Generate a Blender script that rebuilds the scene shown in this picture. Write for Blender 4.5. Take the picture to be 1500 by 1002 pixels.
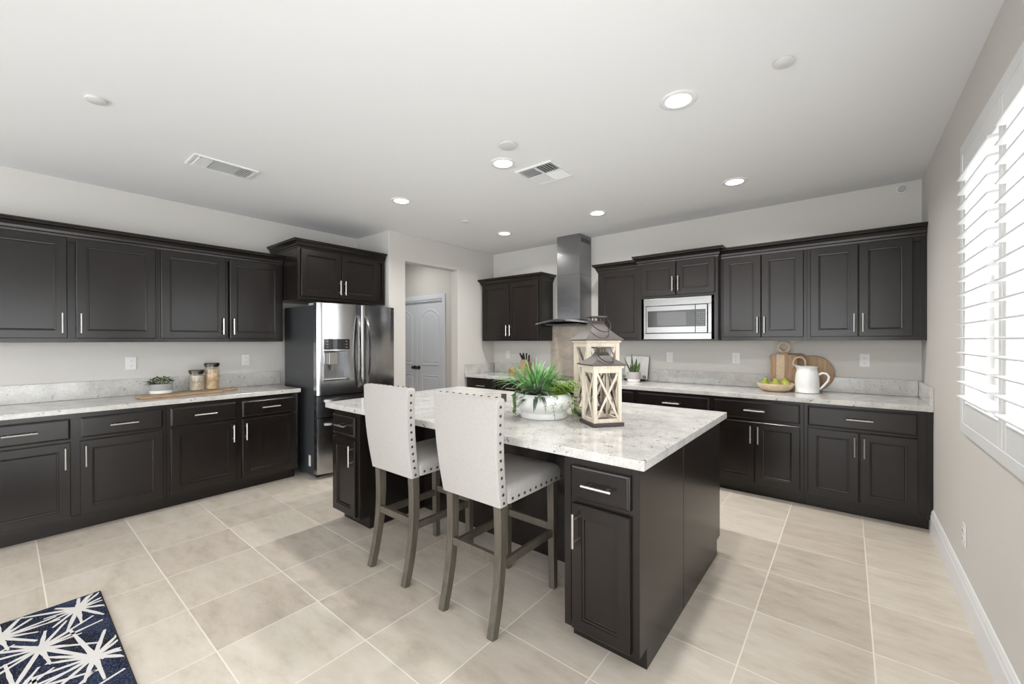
import bpy, bmesh, math, random
from mathutils import Vector, Matrix
for o in list(bpy.data.objects): bpy.data.objects.remove(o)
S = bpy.context.scene
COL = S.collection
R = math.radians
PI = math.pi

# ------------------------------------------------------------------ camera
cam_d = bpy.data.cameras.new('camera'); cam = bpy.data.objects.new('camera', cam_d); COL.objects.link(cam)
cam_d.sensor_fit = 'HORIZONTAL'; cam_d.sensor_width = 36; cam_d.lens = 605.83/1500*36
cam_d.clip_start = .05
yaw, pit, rol = .6817, -.0034, -.0025
fw = Vector((-math.sin(yaw)*math.cos(pit), math.cos(yaw)*math.cos(pit), math.sin(pit)))
rt = Vector((math.cos(yaw), math.sin(yaw), 0)); up = rt.cross(fw)
rt, up = rt*math.cos(rol)+up*math.sin(rol), up*math.cos(rol)-rt*math.sin(rol)
M4 = Matrix((rt, up, -fw)).transposed().to_4x4(); M4.translation = Vector((0, 0, 1.3912))
cam.matrix_world = M4
S.camera = cam

# ------------------------------------------------------------------ world, daylight, exposure
SKY = 5.2
W = bpy.data.worlds.new('daylight'); S.world = W; W.use_nodes = True
bg = W.node_tree.nodes['Background']; bg.inputs[0].default_value = (.96, .985, 1, 1); bg.inputs[1].default_value = SKY
S.view_settings.view_transform = 'Standard'; S.view_settings.look = 'None'
S.view_settings.exposure = 0.16; S.view_settings.gamma = 1
S.view_settings.use_curve_mapping = False
S.cycles.diffuse_bounces = 6
S.cycles.sample_clamp_indirect = 8
DOWN = 12.5      # watts of each recessed ceiling lamp

def portal(loc, rot, sx, sy):
    l = bpy.data.lights.new('window_portal', 'AREA'); l.shape = 'RECTANGLE'; l.size = sx; l.size_y = sy
    l.cycles.is_portal = True
    o = bpy.data.objects.new('window_portal', l); COL.objects.link(o); o.location = loc; o.rotation_euler = rot
portal((.62, 2.37, 1.65), (0, R(90), 0), 1.46, 1.5)          # shuttered window
portal((.62, -.55, 1.05), (0, R(90), 0), 2.1, 3.0)           # patio door beside the camera
portal((-2.25, -4.1, 1.30), (R(90), 0, 0), 5.1, 2.5)          # unseen rear glazing, added to carry daylight

# added fill lamp beside the camera, aimed up to brighten the ceiling
fl = bpy.data.lights.new('bounce_fill', 'AREA'); fl.shape = 'DISK'; fl.size = .4; fl.energy = 4.5; fl.spread = R(130); fl.color = (.97, .985, 1)
flo = bpy.data.objects.new('bounce_fill', fl); COL.objects.link(flo); flo.location = (.12, .12, 1.2); flo.rotation_euler = (R(152), 0, 0)

# ------------------------------------------------------------------ materials
def newmat(n):
    m = bpy.data.materials.new(n); m.use_nodes = True
    return m, m.node_tree, m.node_tree.nodes['Principled BSDF']
def mat(n, c, r=.5, metal=0, spec=.5, **k):
    m, t, p = newmat(n)
    p.inputs['Base Color'].default_value = (*c, 1); p.inputs['Roughness'].default_value = r
    p.inputs['Metallic'].default_value = metal; p.inputs['Specular IOR Level'].default_value = spec
    for a, b in k.items(): p.inputs[a.replace('_', ' ')].default_value = b
    return m
def nd(t, typ, **k):
    n = t.nodes.new(typ)
    for a, b in k.items():
        if a in n.inputs: n.inputs[a].default_value = b
        else: setattr(n, a, b)
    return n
def coords(t, scale=(1, 1, 1), loc=(0, 0, 0)):
    tc = nd(t, 'ShaderNodeTexCoord'); mp = nd(t, 'ShaderNodeMapping')
    mp.inputs['Scale'].default_value = scale; mp.inputs['Location'].default_value = loc
    t.links.new(tc.outputs['Object'], mp.inputs['Vector']); return mp.outputs['Vector']
def noise(t, v, scale, detail=3, rough=.5):
    n = nd(t, 'ShaderNodeTexNoise'); n.inputs['Scale'].default_value = scale
    n.inputs['Detail'].default_value = detail; n.inputs['Roughness'].default_value = rough
    t.links.new(v, n.inputs['Vector']); return n.outputs['Fac']
def ramp(t, f, stops):
    r = nd(t, 'ShaderNodeValToRGB'); e = r.color_ramp.elements
    while len(e) < len(stops): e.new(.5)
    for i, (p, c) in enumerate(stops):
        e[i].position = p; e[i].color = (*c, 1) if len(c) == 3 else c
    t.links.new(f, r.inputs['Fac']); return r.outputs['Color']
def mixc(t, fac, a, b, mode='MIX'):
    m = nd(t, 'ShaderNodeMix'); m.data_type = 'RGBA'; m.blend_type = mode
    for s, i in ((fac, 0), (a, 6), (b, 7)):
        if hasattr(s, 'links'): t.links.new(s, m.inputs[i])
        else: m.inputs[i].default_value = s if i == 0 else (*s, 1)
    return m.outputs[2]
def bump(t, p, h, strength=.2, dist=.002):
    b = nd(t, 'ShaderNodeBump'); b.inputs['Strength'].default_value = strength; b.inputs['Distance'].default_value = dist
    t.links.new(h, b.inputs['Height']); t.links.new(b.outputs['Normal'], p.inputs['Normal'])

def wood(n, c1, c2, rough, sc=(30, 30, 1.6), bs=.08, spec=.5):
    m, t, p = newmat(n)
    f = noise(t, coords(t, sc), 2.2, 5, .65)
    col = ramp(t, f, [(.3, c1), (.72, c2)]); t.links.new(col, p.inputs['Base Color'])
    p.inputs['Roughness'].default_value = rough; p.inputs['Specular IOR Level'].default_value = spec
    bump(t, p, f, bs, .001); return m
ESP = wood('espresso_wood', (.0070, .0050, .0042), (.0135, .0100, .0085), .24, spec=.4)
LEGW = wood('grey_oak', (.050, .042, .031), (.115, .098, .075), .55, (40, 40, 2), .2)
def granite(n, tone):
    m, t, p = newmat(n)
    v = coords(t)
    base = ramp(t, noise(t, v, 9, 4, .6), [(.3, tuple(x*.80 for x in tone)), (.5, tone), (.72, tuple(min(1, x*1.14) for x in tone))])
    f2 = noise(t, v, 85, 4, .7)
    c = mixc(t, ramp(t, f2, [(.34, (.6, .6, .6)), (.46, (0, 0, 0))]), base, (.34, .32, .29))
    f3 = noise(t, v, 42, 2, .5)
    c = mixc(t, ramp(t, f3, [(.675, (0, 0, 0)), (.71, (.85, .85, .85))]), c, (.13, .11, .11))
    f4 = noise(t, coords(t, (1, 1, 1), (3, 7, 1)), 55, 3, .6)
    c = mixc(t, ramp(t, f4, [(.60, (0, 0, 0)), (.7, (.45, .45, .45))]), c, (.74, .73, .71))
    t.links.new(c, p.inputs['Base Color'])
    p.inputs['Roughness'].default_value = .13; p.inputs['Specular IOR Level'].default_value = .5
    return m
GRAN = granite('granite', (.52, .51, .49))
GRANT = granite('tan_granite', (.47, .40, .33))
def paint(n, c, rough=.75, bs=.12, sc=110):
    m, t, p = newmat(n); p.inputs['Base Color'].default_value = (*c, 1)
    p.inputs['Roughness'].default_value = rough; p.inputs['Specular IOR Level'].default_value = .25
    bump(t, p, noise(t, coords(t), sc, 2, .5), bs, .002); return m
WALL = paint('greige_wall_paint', (.585, .568, .54))
CEIL = paint('ceiling_paint', (.75, .76, .775), .85, .15, 70)
WHITE = mat('white_trim_paint', (.74, .75, .76), .42)
SHUT = mat('white_shutter_paint', (.70, .705, .71), .4)
DOORP = mat('white_door_paint', (.64, .67, .72), .45)
PLAST = mat('white_plastic', (.72, .72, .70), .35)
SLOT = mat('dark_slot', (.03, .03, .03), .6)
GREYD = mat('grey_plastic', (.42, .42, .42), .5)
BLK = mat('black_iron', (.02, .02, .022), .4)
BLKG = mat('black_gloss', (.012, .012, .014), .12)
def steel(n, c, rough, sc):
    m, t, p = newmat(n); p.inputs['Metallic'].default_value = 1
    f = noise(t, coords(t, sc), 4, 3, .6)
    t.links.new(ramp(t, f, [(.2, tuple(x*.9 for x in c)), (.8, c)]), p.inputs['Base Color'])
    r = ramp(t, f, [(.2, (rough*.85,)*3), (.8, (rough*1.15,)*3)]); t.links.new(r, p.inputs['Roughness'])
    bump(t, p, f, .03, .0005); return m
STEEL = steel('brushed_steel', (.27, .268, .265), .22, (2, 2, 60))
STEELV = steel('brushed_steel_fridge', (.50, .50, .51), .17, (60, 60, 1.5))
STEELH = steel('brushed_steel_hood', (.30, .30, .31), .24, (1.5, 40, 40))
NICK = mat('satin_nickel', (.60, .585, .56), .28, 1)
DKSTEEL = mat('dark_grey_enamel', (.045, .047, .05), .38)
BRONZE = mat('dark_bronze', (.075, .062, .052), .34, 1)
ROOF = mat('weathered_metal_roof', (.062, .051, .046), .45, .25)
def linen(n, c):
    m, t, p = newmat(n)
    v = coords(t, (1, 1, 1))
    a = noise(t, coords(t, (500, 60, 60)), 1, 2, .5); b = noise(t, coords(t, (60, 60, 500)), 1, 2, .5)
    f = mixc(t, .5, a, b)
    t.links.new(ramp(t, f, [(.35, tuple(x*.86 for x in c)), (.65, c)]), p.inputs['Base Color'])
    p.inputs['Roughness'].default_value = .9; p.inputs['Specular IOR Level'].default_value = .15
    bump(t, p, f, .15, .001); return m
LINEN = linen('oatmeal_linen', (.43, .41, .39))
CERAM = mat('white_ceramic', (.80, .80, .79), .28)
GREYC = mat('grey_ceramic', (.33, .34, .34), .6)
LTWOOD = wood('whitewashed_wood', (.56, .48, .38), (.74, .67, .57), .6, (25, 25, 2), .1, .3)
BOARD = wood('acacia_board', (.30, .19, .10), (.52, .37, .23), .5, (4, 26, 26), .06, .3)
BOARDV = wood('mango_board', (.27, .17, .10), (.50, .34, .20), .5, (16, 16, 1.2), .06, .3)
BOARDD = wood('walnut_board', (.17, .10, .06), (.32, .21, .13), .5, (16, 16, 1.2), .06, .3)
BLONDE = wood('blonde_wood', (.55, .41, .27), (.72, .58, .42), .5, (5, 14, 14), .05, .3)
def leafm(n, c1, c2, rough=.5):
    m, t, p = newmat(n)
    t.links.new(ramp(t, noise(t, coords(t), 18, 2), [(.3, c1), (.7, c2)]), p.inputs['Base Color'])
    p.inputs['Roughness'].default_value = rough; p.inputs['Specular IOR Level'].default_value = .35
    return m
GRASS = leafm('grass_green', (.075, .20, .055), (.22, .44, .16))
AGAVE = leafm('dark_agave', (.05, .075, .05), (.14, .19, .12))
FERN = leafm('fern_green', (.13, .24, .03), (.30, .45, .09))
PEARL = leafm('trailing_green', (.07, .15, .035), (.17, .28, .08))
HERB = leafm('herb_green', (.03, .07, .018), (.10, .17, .045))
SNAKE = leafm('snake_plant_green', (.030, .060, .022), (.11, .16, .055))
RUST = leafm('rust_leaf', (.25, .11, .04), (.42, .22, .09))
PEAR = leafm('pear_skin', (.22, .26, .03), (.44, .46, .08), .4)
SOIL = mat('soil', (.03, .022, .016), .9)
OATS = leafm('rolled_oats', (.36, .27, .20), (.70, .60, .50), .8)
PASTA = leafm('dry_pasta', (.38, .23, .12), (.72, .54, .36), .7)
PAPER = mat('white_paper', (.78, .77, .75), .7)
def glassm(n, tint=(1, 1, 1), refl=1.0):
    m = bpy.data.materials.new(n); m.use_nodes = True; t = m.node_tree
    for x in list(t.nodes): t.nodes.remove(x)
    out = nd(t, 'ShaderNodeOutputMaterial'); mx = nd(t, 'ShaderNodeMixShader')
    tr = nd(t, 'ShaderNodeBsdfTransparent'); tr.inputs[0].default_value = (*tint, 1)
    gl = nd(t, 'ShaderNodeBsdfGlossy'); gl.inputs['Roughness'].default_value = .02
    fr = nd(t, 'ShaderNodeFresnel'); ge = nd(t, 'ShaderNodeNewGeometry'); n_ = 1.0+.45*refl
    ma = nd(t, 'ShaderNodeMath'); ma.operation = 'MULTIPLY_ADD'; ma.inputs[1].default_value = 1/n_-n_; ma.inputs[2].default_value = n_
    t.links.new(ge.outputs['Backfacing'], ma.inputs[0]); t.links.new(ma.outputs[0], fr.inputs['IOR'])   # same reflectance on both faces of a thin pane
    t.links.new(fr.outputs[0], mx.inputs[0]); t.links.new(tr.outputs[0], mx.inputs[1]); t.links.new(gl.outputs[0], mx.inputs[2])
    t.links.new(mx.outputs[0], out.inputs[0]); return m
GLASS = glassm('clear_glass', refl=.3)
JARG = glassm('jar_glass', (.93, .95, .94))
def emit(n, c, s):
    m = bpy.data.materials.new(n); m.use_nodes = True; p = m.node_tree.nodes['Principled BSDF']
    p.inputs['Base Color'].default_value = (.8, .8, .8, 1)
    p.inputs['Emission Color'].default_value = (*c, 1); p.inputs['Emission Strength'].default_value = s; return m
LENS = emit('lamp_lens', (1, .98, .94), 6)

def tilem():
    m, t, p = newmat('beige_porcelain_tile')
    tc = nd(t, 'ShaderNodeTexCoord'); mp = nd(t, 'ShaderNodeMapping')
    P = .4575
    mp.inputs['Location'].default_value = (.825, -1.515, 0)
    t.links.new(tc.outputs['Object'], mp.inputs['Vector'])
    br = nd(t, 'ShaderNodeTexBrick'); br.offset = 0; br.squash = 1
    br.inputs['Scale'].default_value = 1; br.inputs['Brick Width'].default_value = P; br.inputs['Row Height'].default_value = P
    br.inputs['Mortar Size'].default_value = .0032; br.inputs['Mortar Smooth'].default_value = .15; br.inputs['Bias'].default_value = 0
    br.inputs['Color1'].default_value = (0, 0, 0, 1); br.inputs['Color2'].default_value = (1, 1, 1, 1)
    t.links.new(mp.outputs[0], br.inputs['Vector'])
    # per tile offset so that the clouding breaks at each joint
    sv = nd(t, 'ShaderNodeVectorMath'); sv.operation = 'DIVIDE'; sv.inputs[1].default_value = (P, P, 1)
    t.links.new(mp.outputs[0], sv.inputs[0])
    fl = nd(t, 'ShaderNodeVectorMath'); fl.operation = 'FLOOR'; t.links.new(sv.outputs[0], fl.inputs[0])
    wn = nd(t, 'ShaderNodeTexWhiteNoise'); wn.noise_dimensions = '3D'; t.links.new(fl.outputs[0], wn.inputs['Vector'])
    ad = nd(t, 'ShaderNodeVectorMath'); ad.operation = 'MULTIPLY_ADD'
    ad.inputs[1].default_value = (9, 9, 9); t.links.new(wn.outputs['Color'], ad.inputs[0]); t.links.new(mp.outputs[0], ad.inputs[2])
    st = nd(t, 'ShaderNodeMapping'); st.inputs['Scale'].default_value = (1.0, 2.6, 1); t.links.new(ad.outputs[0], st.inputs['Vector'])
    cl = noise(t, st.outputs[0], 4.2, 9, .70)
    c = ramp(t, cl, [(.28, (.46, .395, .325)), (.46, (.555, .495, .42)), (.62, (.60, .545, .475)), (.8, (.63, .58, .51))])
    tone = mixc(t, .10, c, wn.outputs['Value'], 'OVERLAY')
    fin = mixc(t, br.outputs['Fac'], tone, (.74, .69, .615))
    t.links.new(fin, p.inputs['Base Color'])
    rr = mixc(t, br.outputs['Fac'], (.30, .30, .30), (.8, .8, .8)); t.links.new(rr, p.inputs['Roughness'])
    p.inputs['Specular IOR Level'].default_value = .4
    iv = nd(t, 'ShaderNodeMath'); iv.operation = 'SUBTRACT'; iv.inputs[0].default_value = 1; t.links.new(br.outputs['Fac'], iv.inputs[1])
    bump(t, p, iv.outputs[0], .25, .002)
    return m
TILE = tilem()
RUGN = None
def rugm():
    m, t, p = newmat('navy_rug')
    v = coords(t)
    f = noise(t, v, 4, 3, .6); g = noise(t, v, 260, 2, .5)
    base = ramp(t, f, [(.40, (.008, .008, .010)), (.54, (.009, .014, .040)), (.68, (.020, .030, .060))])
    c = mixc(t, ramp(t, g, [(.56, (0, 0, 0)), (.66, (.6, .6, .6))]), base, (.22, .23, .26))
    t.links.new(c, p.inputs['Base Color']); p.inputs['Roughness'].default_value = .95
    p.inputs['Specular IOR Level'].default_value = .1
    bump(t, p, g, .5, .003); return m
RUGN = rugm()
RUGW = paint('cream_rug_pile', (.62, .60, .58), .95, .5, 300)

# ------------------------------------------------------------------ mesh helpers
class MB:
    def __init__(s): s.bm = bmesh.new(); s.mi = 0
    def _f(s, vs):
        try:
            f = s.bm.faces.new(vs); f.material_index = s.mi; return f
        except ValueError: return None
    def box(s, x0, x1, y0, y1, z0, z1):
        v = [s.bm.verts.new(p) for p in ((x0,y0,z0),(x1,y0,z0),(x1,y1,z0),(x0,y1,z0),(x0,y0,z1),(x1,y0,z1),(x1,y1,z1),(x0,y1,z1))]
        for q in ((0,3,2,1),(4,5,6,7),(0,1,5,4),(1,2,6,5),(2,3,7,6),(3,0,4,7)): s._f([v[i] for i in q])
        return s
    def loft(s, rings, cap0=True, cap1=True, closed=True):
        vs = [[s.bm.verts.new(p) for p in r] for r in rings]
        n = len(vs[0])
        for a, b in zip(vs, vs[1:]):
            for i in range(n if closed else n-1):
                j = (i+1) % n; s._f([a[i], a[j], b[j], b[i]])
        if cap0: s._f(list(reversed(vs[0])))
        if cap1: s._f(vs[-1])
        return s
    def tube(s, pts, r, seg=8, cap=True):
        pts = [Vector(p) for p in pts]; rr = r if isinstance(r, (list, tuple)) else [r]*len(pts)
        rings = []; ref = None
        for i, p in enumerate(pts):
            d = (pts[min(i+1, len(pts)-1)]-pts[max(i-1, 0)]).normalized()
            if ref is None: ref = Vector((0, 0, 1)) if abs(d.z) < .9 else Vector((1, 0, 0))
            a = d.cross(ref).normalized(); b = a.cross(d).normalized(); ref = b
            rings.append([p+(a*math.cos(2*PI*k/seg)+b*math.sin(2*PI*k/seg))*rr[i] for k in range(seg)])
        return s.loft(rings, cap, cap)
    def bar(s, pts, w, h, cap=True, side=(1, 0, 0)):
        """rectangular section swept along pts; w along 'side'"""
        pts = [Vector(p) for p in pts]; sd = Vector(side); rings = []
        for i, p in enumerate(pts):
            d = (pts[min(i+1, len(pts)-1)]-pts[max(i-1, 0)]).normalized()
            a = (sd-d*sd.dot(d)).normalized(); b = d.cross(a)
            ww = w[i] if isinstance(w, (list, tuple)) else w; hh = h[i] if isinstance(h, (list, tuple)) else h
            rings.append([p+a*ww/2*sx+b*hh/2*sy for sx, sy in ((-1,-1),(1,-1),(1,1),(-1,1))])
        return s.loft(rings, cap, cap)
    def lathe(s, prof, c=(0, 0, 0), seg=32, cap0=False, cap1=False):
        rings = [[(c[0]+r*math.cos(2*PI*k/seg), c[1]+r*math.sin(2*PI*k/seg), c[2]+z) for k in range(seg)] for r, z in prof]
        return s.loft(rings, cap0, cap1)
    def disc(s, c, r, n=(0, 0, 1), seg=24, thick=.002):
        n = Vector(n).normalized(); return s.tube([Vector(c)-n*thick/2, Vector(c)+n*thick/2], r, seg)
    def dome(s, c, n, r, seg=8, flat=.6):
        c = Vector(c); n = Vector(n).normalized(); a = n.orthogonal().normalized(); b = n.cross(a)
        rings = []
        for k in range(3):
            t = k/3*PI/2; rad = r*math.cos(t); h = r*flat*math.sin(t)
            rings.append([c+n*h+(a*math.cos(2*PI*i/seg)+b*math.sin(2*PI*i/seg))*rad for i in range(seg)])
        return s.loft(rings, False, True)
    def ball(s, c, r, seg=12, ring=8, sc=(1, 1, 1)):
        rings = []
        for k in range(1, ring):
            t = PI*k/ring
            rings.append([(c[0]+r*sc[0]*math.sin(t)*math.cos(2*PI*i/seg), c[1]+r*sc[1]*math.sin(t)*math.sin(2*PI*i/seg), c[2]-r*sc[2]*math.cos(t)) for i in range(seg)])
        return s.loft(rings, True, True)
    def poly(s, pts, z0, z1):
        return s.loft([[(x, y, z0) for x, y in pts], [(x, y, z1) for x, y in pts]])
    def xz(s, pts, y0, y1):
        return s.loft([[(x, y0, z) for x, z in pts], [(x, y1, z) for x, z in pts]])
    def blade(s, base, tip, sag, w, n=6, twist=0):
        """a folded leaf from base to tip, bulging up by sag"""
        base = Vector(base); tip = Vector(tip); d = tip-base
        side = d.cross(Vector((0, 0, 1)))
        if side.length < 1e-5: side = Vector((1, 0, 0))
        side.normalize()
        if twist: side = (Matrix.Rotation(twist, 3, d.normalized()) @ side)
        L = []
        for i in range(n+1):
            t = i/n; p = base+d*t+Vector((0, 0, sag*4*t*(1-t)))
            ww = w*(.55+.45*math.sin(min(1, t*1.6)*PI*.5))*(1-t**2.2)+.0004
            nrm = Vector((0, 0, -.18*ww))
            L.append([s.bm.verts.new(p-side*ww/2), s.bm.verts.new(p+nrm), s.bm.verts.new(p+side*ww/2)])
        for a, b in zip(L, L[1:]):
            s._f([a[0], a[1], b[1], b[0]]); s._f([a[1], a[2], b[2], b[1]])
        return s
    def build(s, name, m, parent=None, smooth=False, bevel=0, ang=35, fixn=True):
        if fixn: bmesh.ops.recalc_face_normals(s.bm, faces=s.bm.faces)
        me = bpy.data.meshes.new(name); s.bm.to_mesh(me); s.bm.free()
        for x in (m if isinstance(m, (list, tuple)) else [m]): me.materials.append(x)
        if smooth:
            for p in me.polygons: p.use_smooth = True
            me.set_sharp_from_angle(angle=R(ang))
        o = bpy.data.objects.new(name, me); COL.objects.link(o)
        if parent: o.parent = parent
        if bevel:
            b = o.modifiers.new('bevel', 'BEVEL'); b.width = bevel; b.segments = 2; b.limit_method = 'ANGLE'; b.angle_limit = R(40)
            b.harden_normals = False
        return o
def tag(o, label, cat, group=None):
    o['label'] = label; o['category'] = cat
    if group: o['group'] = group
    return o
def thing(name, loc, label, cat, group=None, rz=0, rot=None):
    o = bpy.data.objects.new(name, None); o.empty_display_size = .1; COL.objects.link(o)
    o.location = loc; o.rotation_euler = rot or (0, 0, rz)
    return tag(o, label, cat, group)
def struct(o): o['kind'] = 'structure'; return o
def copy_tree(o, parent=None):
    c = o.copy(); COL.objects.link(c)
    if parent: c.parent = parent
    for ch in list(o.children): copy_tree(ch, c)
    return c

# ------------------------------------------------------------------ room shell
XL, XR, YB, ZC = -4.968, .477, 4.805, 2.72
XD = -4.262                      # face of the wall with the hall opening
YF = -4.0
struct(MB().box(-7.2, .9, YF-.2, YB+.3, -.12, 0).build('floor', TILE))
struct(MB().box(-7.2, .9, YF-.2, YB+.3, ZC, ZC+.15).build('ceiling', CEIL))
struct(MB().box(XL-.2, XL, YF, 2.92, 0, ZC).build('wall_left', WALL))
struct(MB().box(XD-.14, XR+.2, YB, YB+.2, 0, ZC).build('wall_back', WALL))
b = MB(); out = [(2.92, 0), (3.155, 0), (3.155, 2.38), (4.045, 2.38), (4.045, 0), (YB, 0), (YB, ZC), (2.92, ZC)]
b.loft([[(x, y, z) for y, z in out] for x in (XD-.14, XD)]); b.box(XL-.2, XD-.139, 2.92, 3.02, 0, ZC)
struct(b.build('wall_opening', WALL, bevel=.006))
b = MB(); b.box(-7.0, XD-.14, 4.36, YB+.2, 2.075, ZC); b.box(-7.0, -6.32, 4.36, YB+.2, 0, 2.075); b.box(-4.93, XD-.14, 4.36, YB+.2, 0, 2.075)
struct(b.build('wall_hall', WALL))
struct(MB().box(-7.2, -7.0, 2.92, YB+.2, 0, ZC).build('wall_hall_end', WALL))
struct(MB().box(-7.0, XL-.2, 2.92, 3.02, 0, ZC).build('wall_hall_side', WALL))
WY0, WY1, WZ0, WZ1 = 1.645, 3.09, .965, 2.335        # shuttered window opening
DY0, DY1, DZ1 = -2.05, .95, 2.10                      # patio door opening
b = MB(); X0, X1 = XR, XR+.15
b.box(X0, X1, WY1, YB, 0, ZC); b.box(X0, X1, WY0, WY1, 0, WZ0); b.box(X0, X1, WY0, WY1, WZ1, ZC)
b.box(X0, X1, DY1, WY0, 0, ZC); b.box(X0, X1, DY0, DY1, DZ1, ZC); b.box(X0, X1, YF, DY0, 0, ZC)
struct(b.build('wall_right', WALL))
b = MB(); b.box(XL, -4.8, YF-.15, YF, 0, ZC); b.box(.3, XR+.15, YF-.15, YF, 0, ZC); b.box(-4.8, .3, YF-.15, YF, 2.55, ZC); b.box(-4.8, .3, YF-.15, YF, 0, .05)
struct(b.build('wall_rear', WALL))
# baseboard along the right wall (profiled)
prof = [(0, 0), (-.016, 0), (-.016, .125), (-.012, .138), (-.012, .150), (-.005, .170), (0, .172)]
b = MB(); b.loft([[(XR+x, y, z) for x, z in prof] for y in (DY1+.08, 4.26)]); struct(b.build('baseboard_right', WHITE))
b = MB(); b.loft([[(XL-x, y, z) for x, z in prof] for y in (YF, -.24)]); struct(b.build('baseboard_left', WHITE))

# shuttered window
win = bpy.data.objects.new('window_1', None); COL.objects.link(win); win.location = (XR, 2.37, WZ0); struct(win)
def wl(y): return y-2.37
b = MB()
for (ya, yb, za, zb) in ((WY0-.05, WY0+.005, WZ0-.05, WZ1+.05), (WY1-.005, WY1+.05, WZ0-.05, WZ1+.05), (WY0, WY1, WZ1-.005, WZ1+.05), (WY0, WY1, WZ0-.05, WZ0+.005)):
    b.box(-.024, .03, wl(ya), wl(yb), za-WZ0, zb-WZ0)
b.build('shutter_frame', SHUT, win, bevel=.004)
b = MB()
for (ya, yb, za, zb) in ((WY0, WY0+.05, WZ0, WZ1), (WY1-.05, WY1, WZ0, WZ1), (WY0, WY1, WZ1-.05, WZ1), (WY0, WY1, WZ0, WZ0+.05)):
    b.box(.085, .135, wl(ya), wl(yb), za-WZ0, zb-WZ0)
b.build('window_sash', SHUT, win, bevel=.003)
b = MB(); b.box(.108, .112, wl(WY0+.05), wl(WY1-.05), .05, WZ1-WZ0-.05); b.build('window_pane', GLASS, win)
def shutter(y0, y1, label):
    t = thing('plantation_shutter', (XR-.008, (y0+y1)/2, WZ0), label, 'shutter', 'plantation shutters in the window')
    w = y1-y0; H = WZ1-WZ0
    for s_ in (-1, 1):
        MB().box(-.014, .014, s_*w/2-(.048 if s_ > 0 else 0), s_*w/2+(.048 if s_ < 0 else 0), .004, H-.004).build('stile', SHUT, t, bevel=.003)
    MB().box(-.014, .014, -w/2+.0485, w/2-.0485, H-.105, H-.004).build('top_rail', SHUT, t, bevel=.003)
    MB().box(-.014, .014, -w/2+.0485, w/2-.0485, .004, .108).build('bottom_rail', SHUT, t, bevel=.003)
    z0 = 1.108-WZ0; n = 16; dz = (2.19-1.108)/(n-1)
    me = None
    for k in range(n):
        if me is None:
            b = MB(); ring = []
            for i in range(16):
                a = 2*PI*i/16; sg = lambda v, p: math.copysign(abs(v)**p, v); ring.append((.0445*sg(math.cos(a), .6), .0058*sg(math.sin(a), .45)))
            b.loft([[(x, yy, z) for x, z in ring] for yy in (-w/2+.051, w/2-.051)])
            o = b.build('louver', SHUT, t, smooth=True); me = o
        else:
            o = me.copy(); COL.objects.link(o); o.parent = t
        o.location = (0, 0, z0+dz*k); o.rotation_euler = (0, R(-2), 0)
    return t
shutter(2.395, WY1-.008, 'white louvered shutter panel in window, the one nearer the corner cabinets')
shutter(WY0+.008, 2.389, 'white louvered shutter panel in window, cut off by photo right edge')

# patio door behind the camera, on the right wall
pd = bpy.data.objects.new('door_2', None); COL.objects.link(pd); pd.location = (XR+.07, (DY0+DY1)/2, 0); struct(pd)
hw = (DY1-DY0)/2
b = MB()
for (a, c, z0, z1) in ((-hw, -hw+.07, 0, DZ1), (hw-.07, hw, 0, DZ1), (-.05, .05, 0, DZ1), (-hw, hw, DZ1-.07, DZ1), (-hw, hw, 0, .08)): b.box(-.03, .03, a, c, z0, z1)
b.build('door_frame', WHITE, pd, bevel=.003)
MB().box(-.003, .003, -hw+.07, hw-.07, .08, DZ1-.07).build('glass_pane', GLASS, pd)
rw = bpy.data.objects.new('added_rear_glazing', None); COL.objects.link(rw); rw.location = (-2.25, YF-.08, .05); struct(rw)  # glazed wall out of view, added and widened to let daylight in
b = MB()
for (a, c, z0, z1) in ((-2.55, -2.48, 0, 2.5), (2.48, 2.55, 0, 2.5), (-.88, -.82, 0, 2.5), (.82, .88, 0, 2.5), (-2.55, 2.55, 0, .07), (-2.55, 2.55, 2.43, 2.5)): b.box(a, c, -.03, .03, z0, z1)
b.build('window_frame', WHITE, rw, bevel=.003)
MB().box(-2.48, 2.48, -.003, .003, .07, 2.43).build('window_pane', GLASS, rw)

# double hall door with arched panels
def door_leaf(w, h, mirror):
    b = MB(); b.box(0, w, 0, .035, 0, h)
    def panel(x0, x1, z0, z1, arch):
        pts = [(x0, z0), (x1, z0), (x1, z1)]
        if arch:
            n = 12
            for i in range(1, n): 
                a = i/n; pts.append((x1+(x0-x1)*a, z1+arch*math.sin(PI*a)**.8))
        pts.append((x0, z1))
        cx = sum(p[0] for p in pts)/len(pts); cz = (z0+z1)/2
        def ins(d): 
            out = []
            for x, z in pts:
                sx = 1-d/((x1-x0)/2); sz = 1-d/((z1-z0)/2)
                out.append(((x-(x0+x1)/2)*sx+(x0+x1)/2, (z-cz)*sz+cz))
            return out
        rings = [[(x, y, z) for x, z in ins(d)] for d, y in ((0, 0.001), (.004, -.009), (.016, -.009), (.03, -.002), (.045, -.004), (.06, -.007))]
        b.loft(rings, False, True)
    m = .115
    panel(m, w-m, .98, h-.24, .11); panel(m, w-m, .2, .82, 0)
    return b
d1 = bpy.data.objects.new('door_1', None); COL.objects.link(d1); d1.location = (-5.625, 4.40, 0); struct(d1)
for k, x0 in enumerate((-.676, .002)):
    o = door_leaf(.672, 2.03, k).build('door_leaf', DOORP, d1, bevel=.002); o.location = (x0, 0, .012)
    hx = (x0+.672-.05) if k == 0 else x0+.05
    kb = MB(); kb.disc((hx, -.006, .945), .031, (0, 1, 0), 16, .012); kb.tube([(hx, -.01, .945), (hx, -.04, .945)], .011, 10); kb.ball((hx, -.055, .945), .029, 14, 8, (1, .8, 1))
    kb.build('door_knob', BLK, d1, smooth=True)
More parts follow.
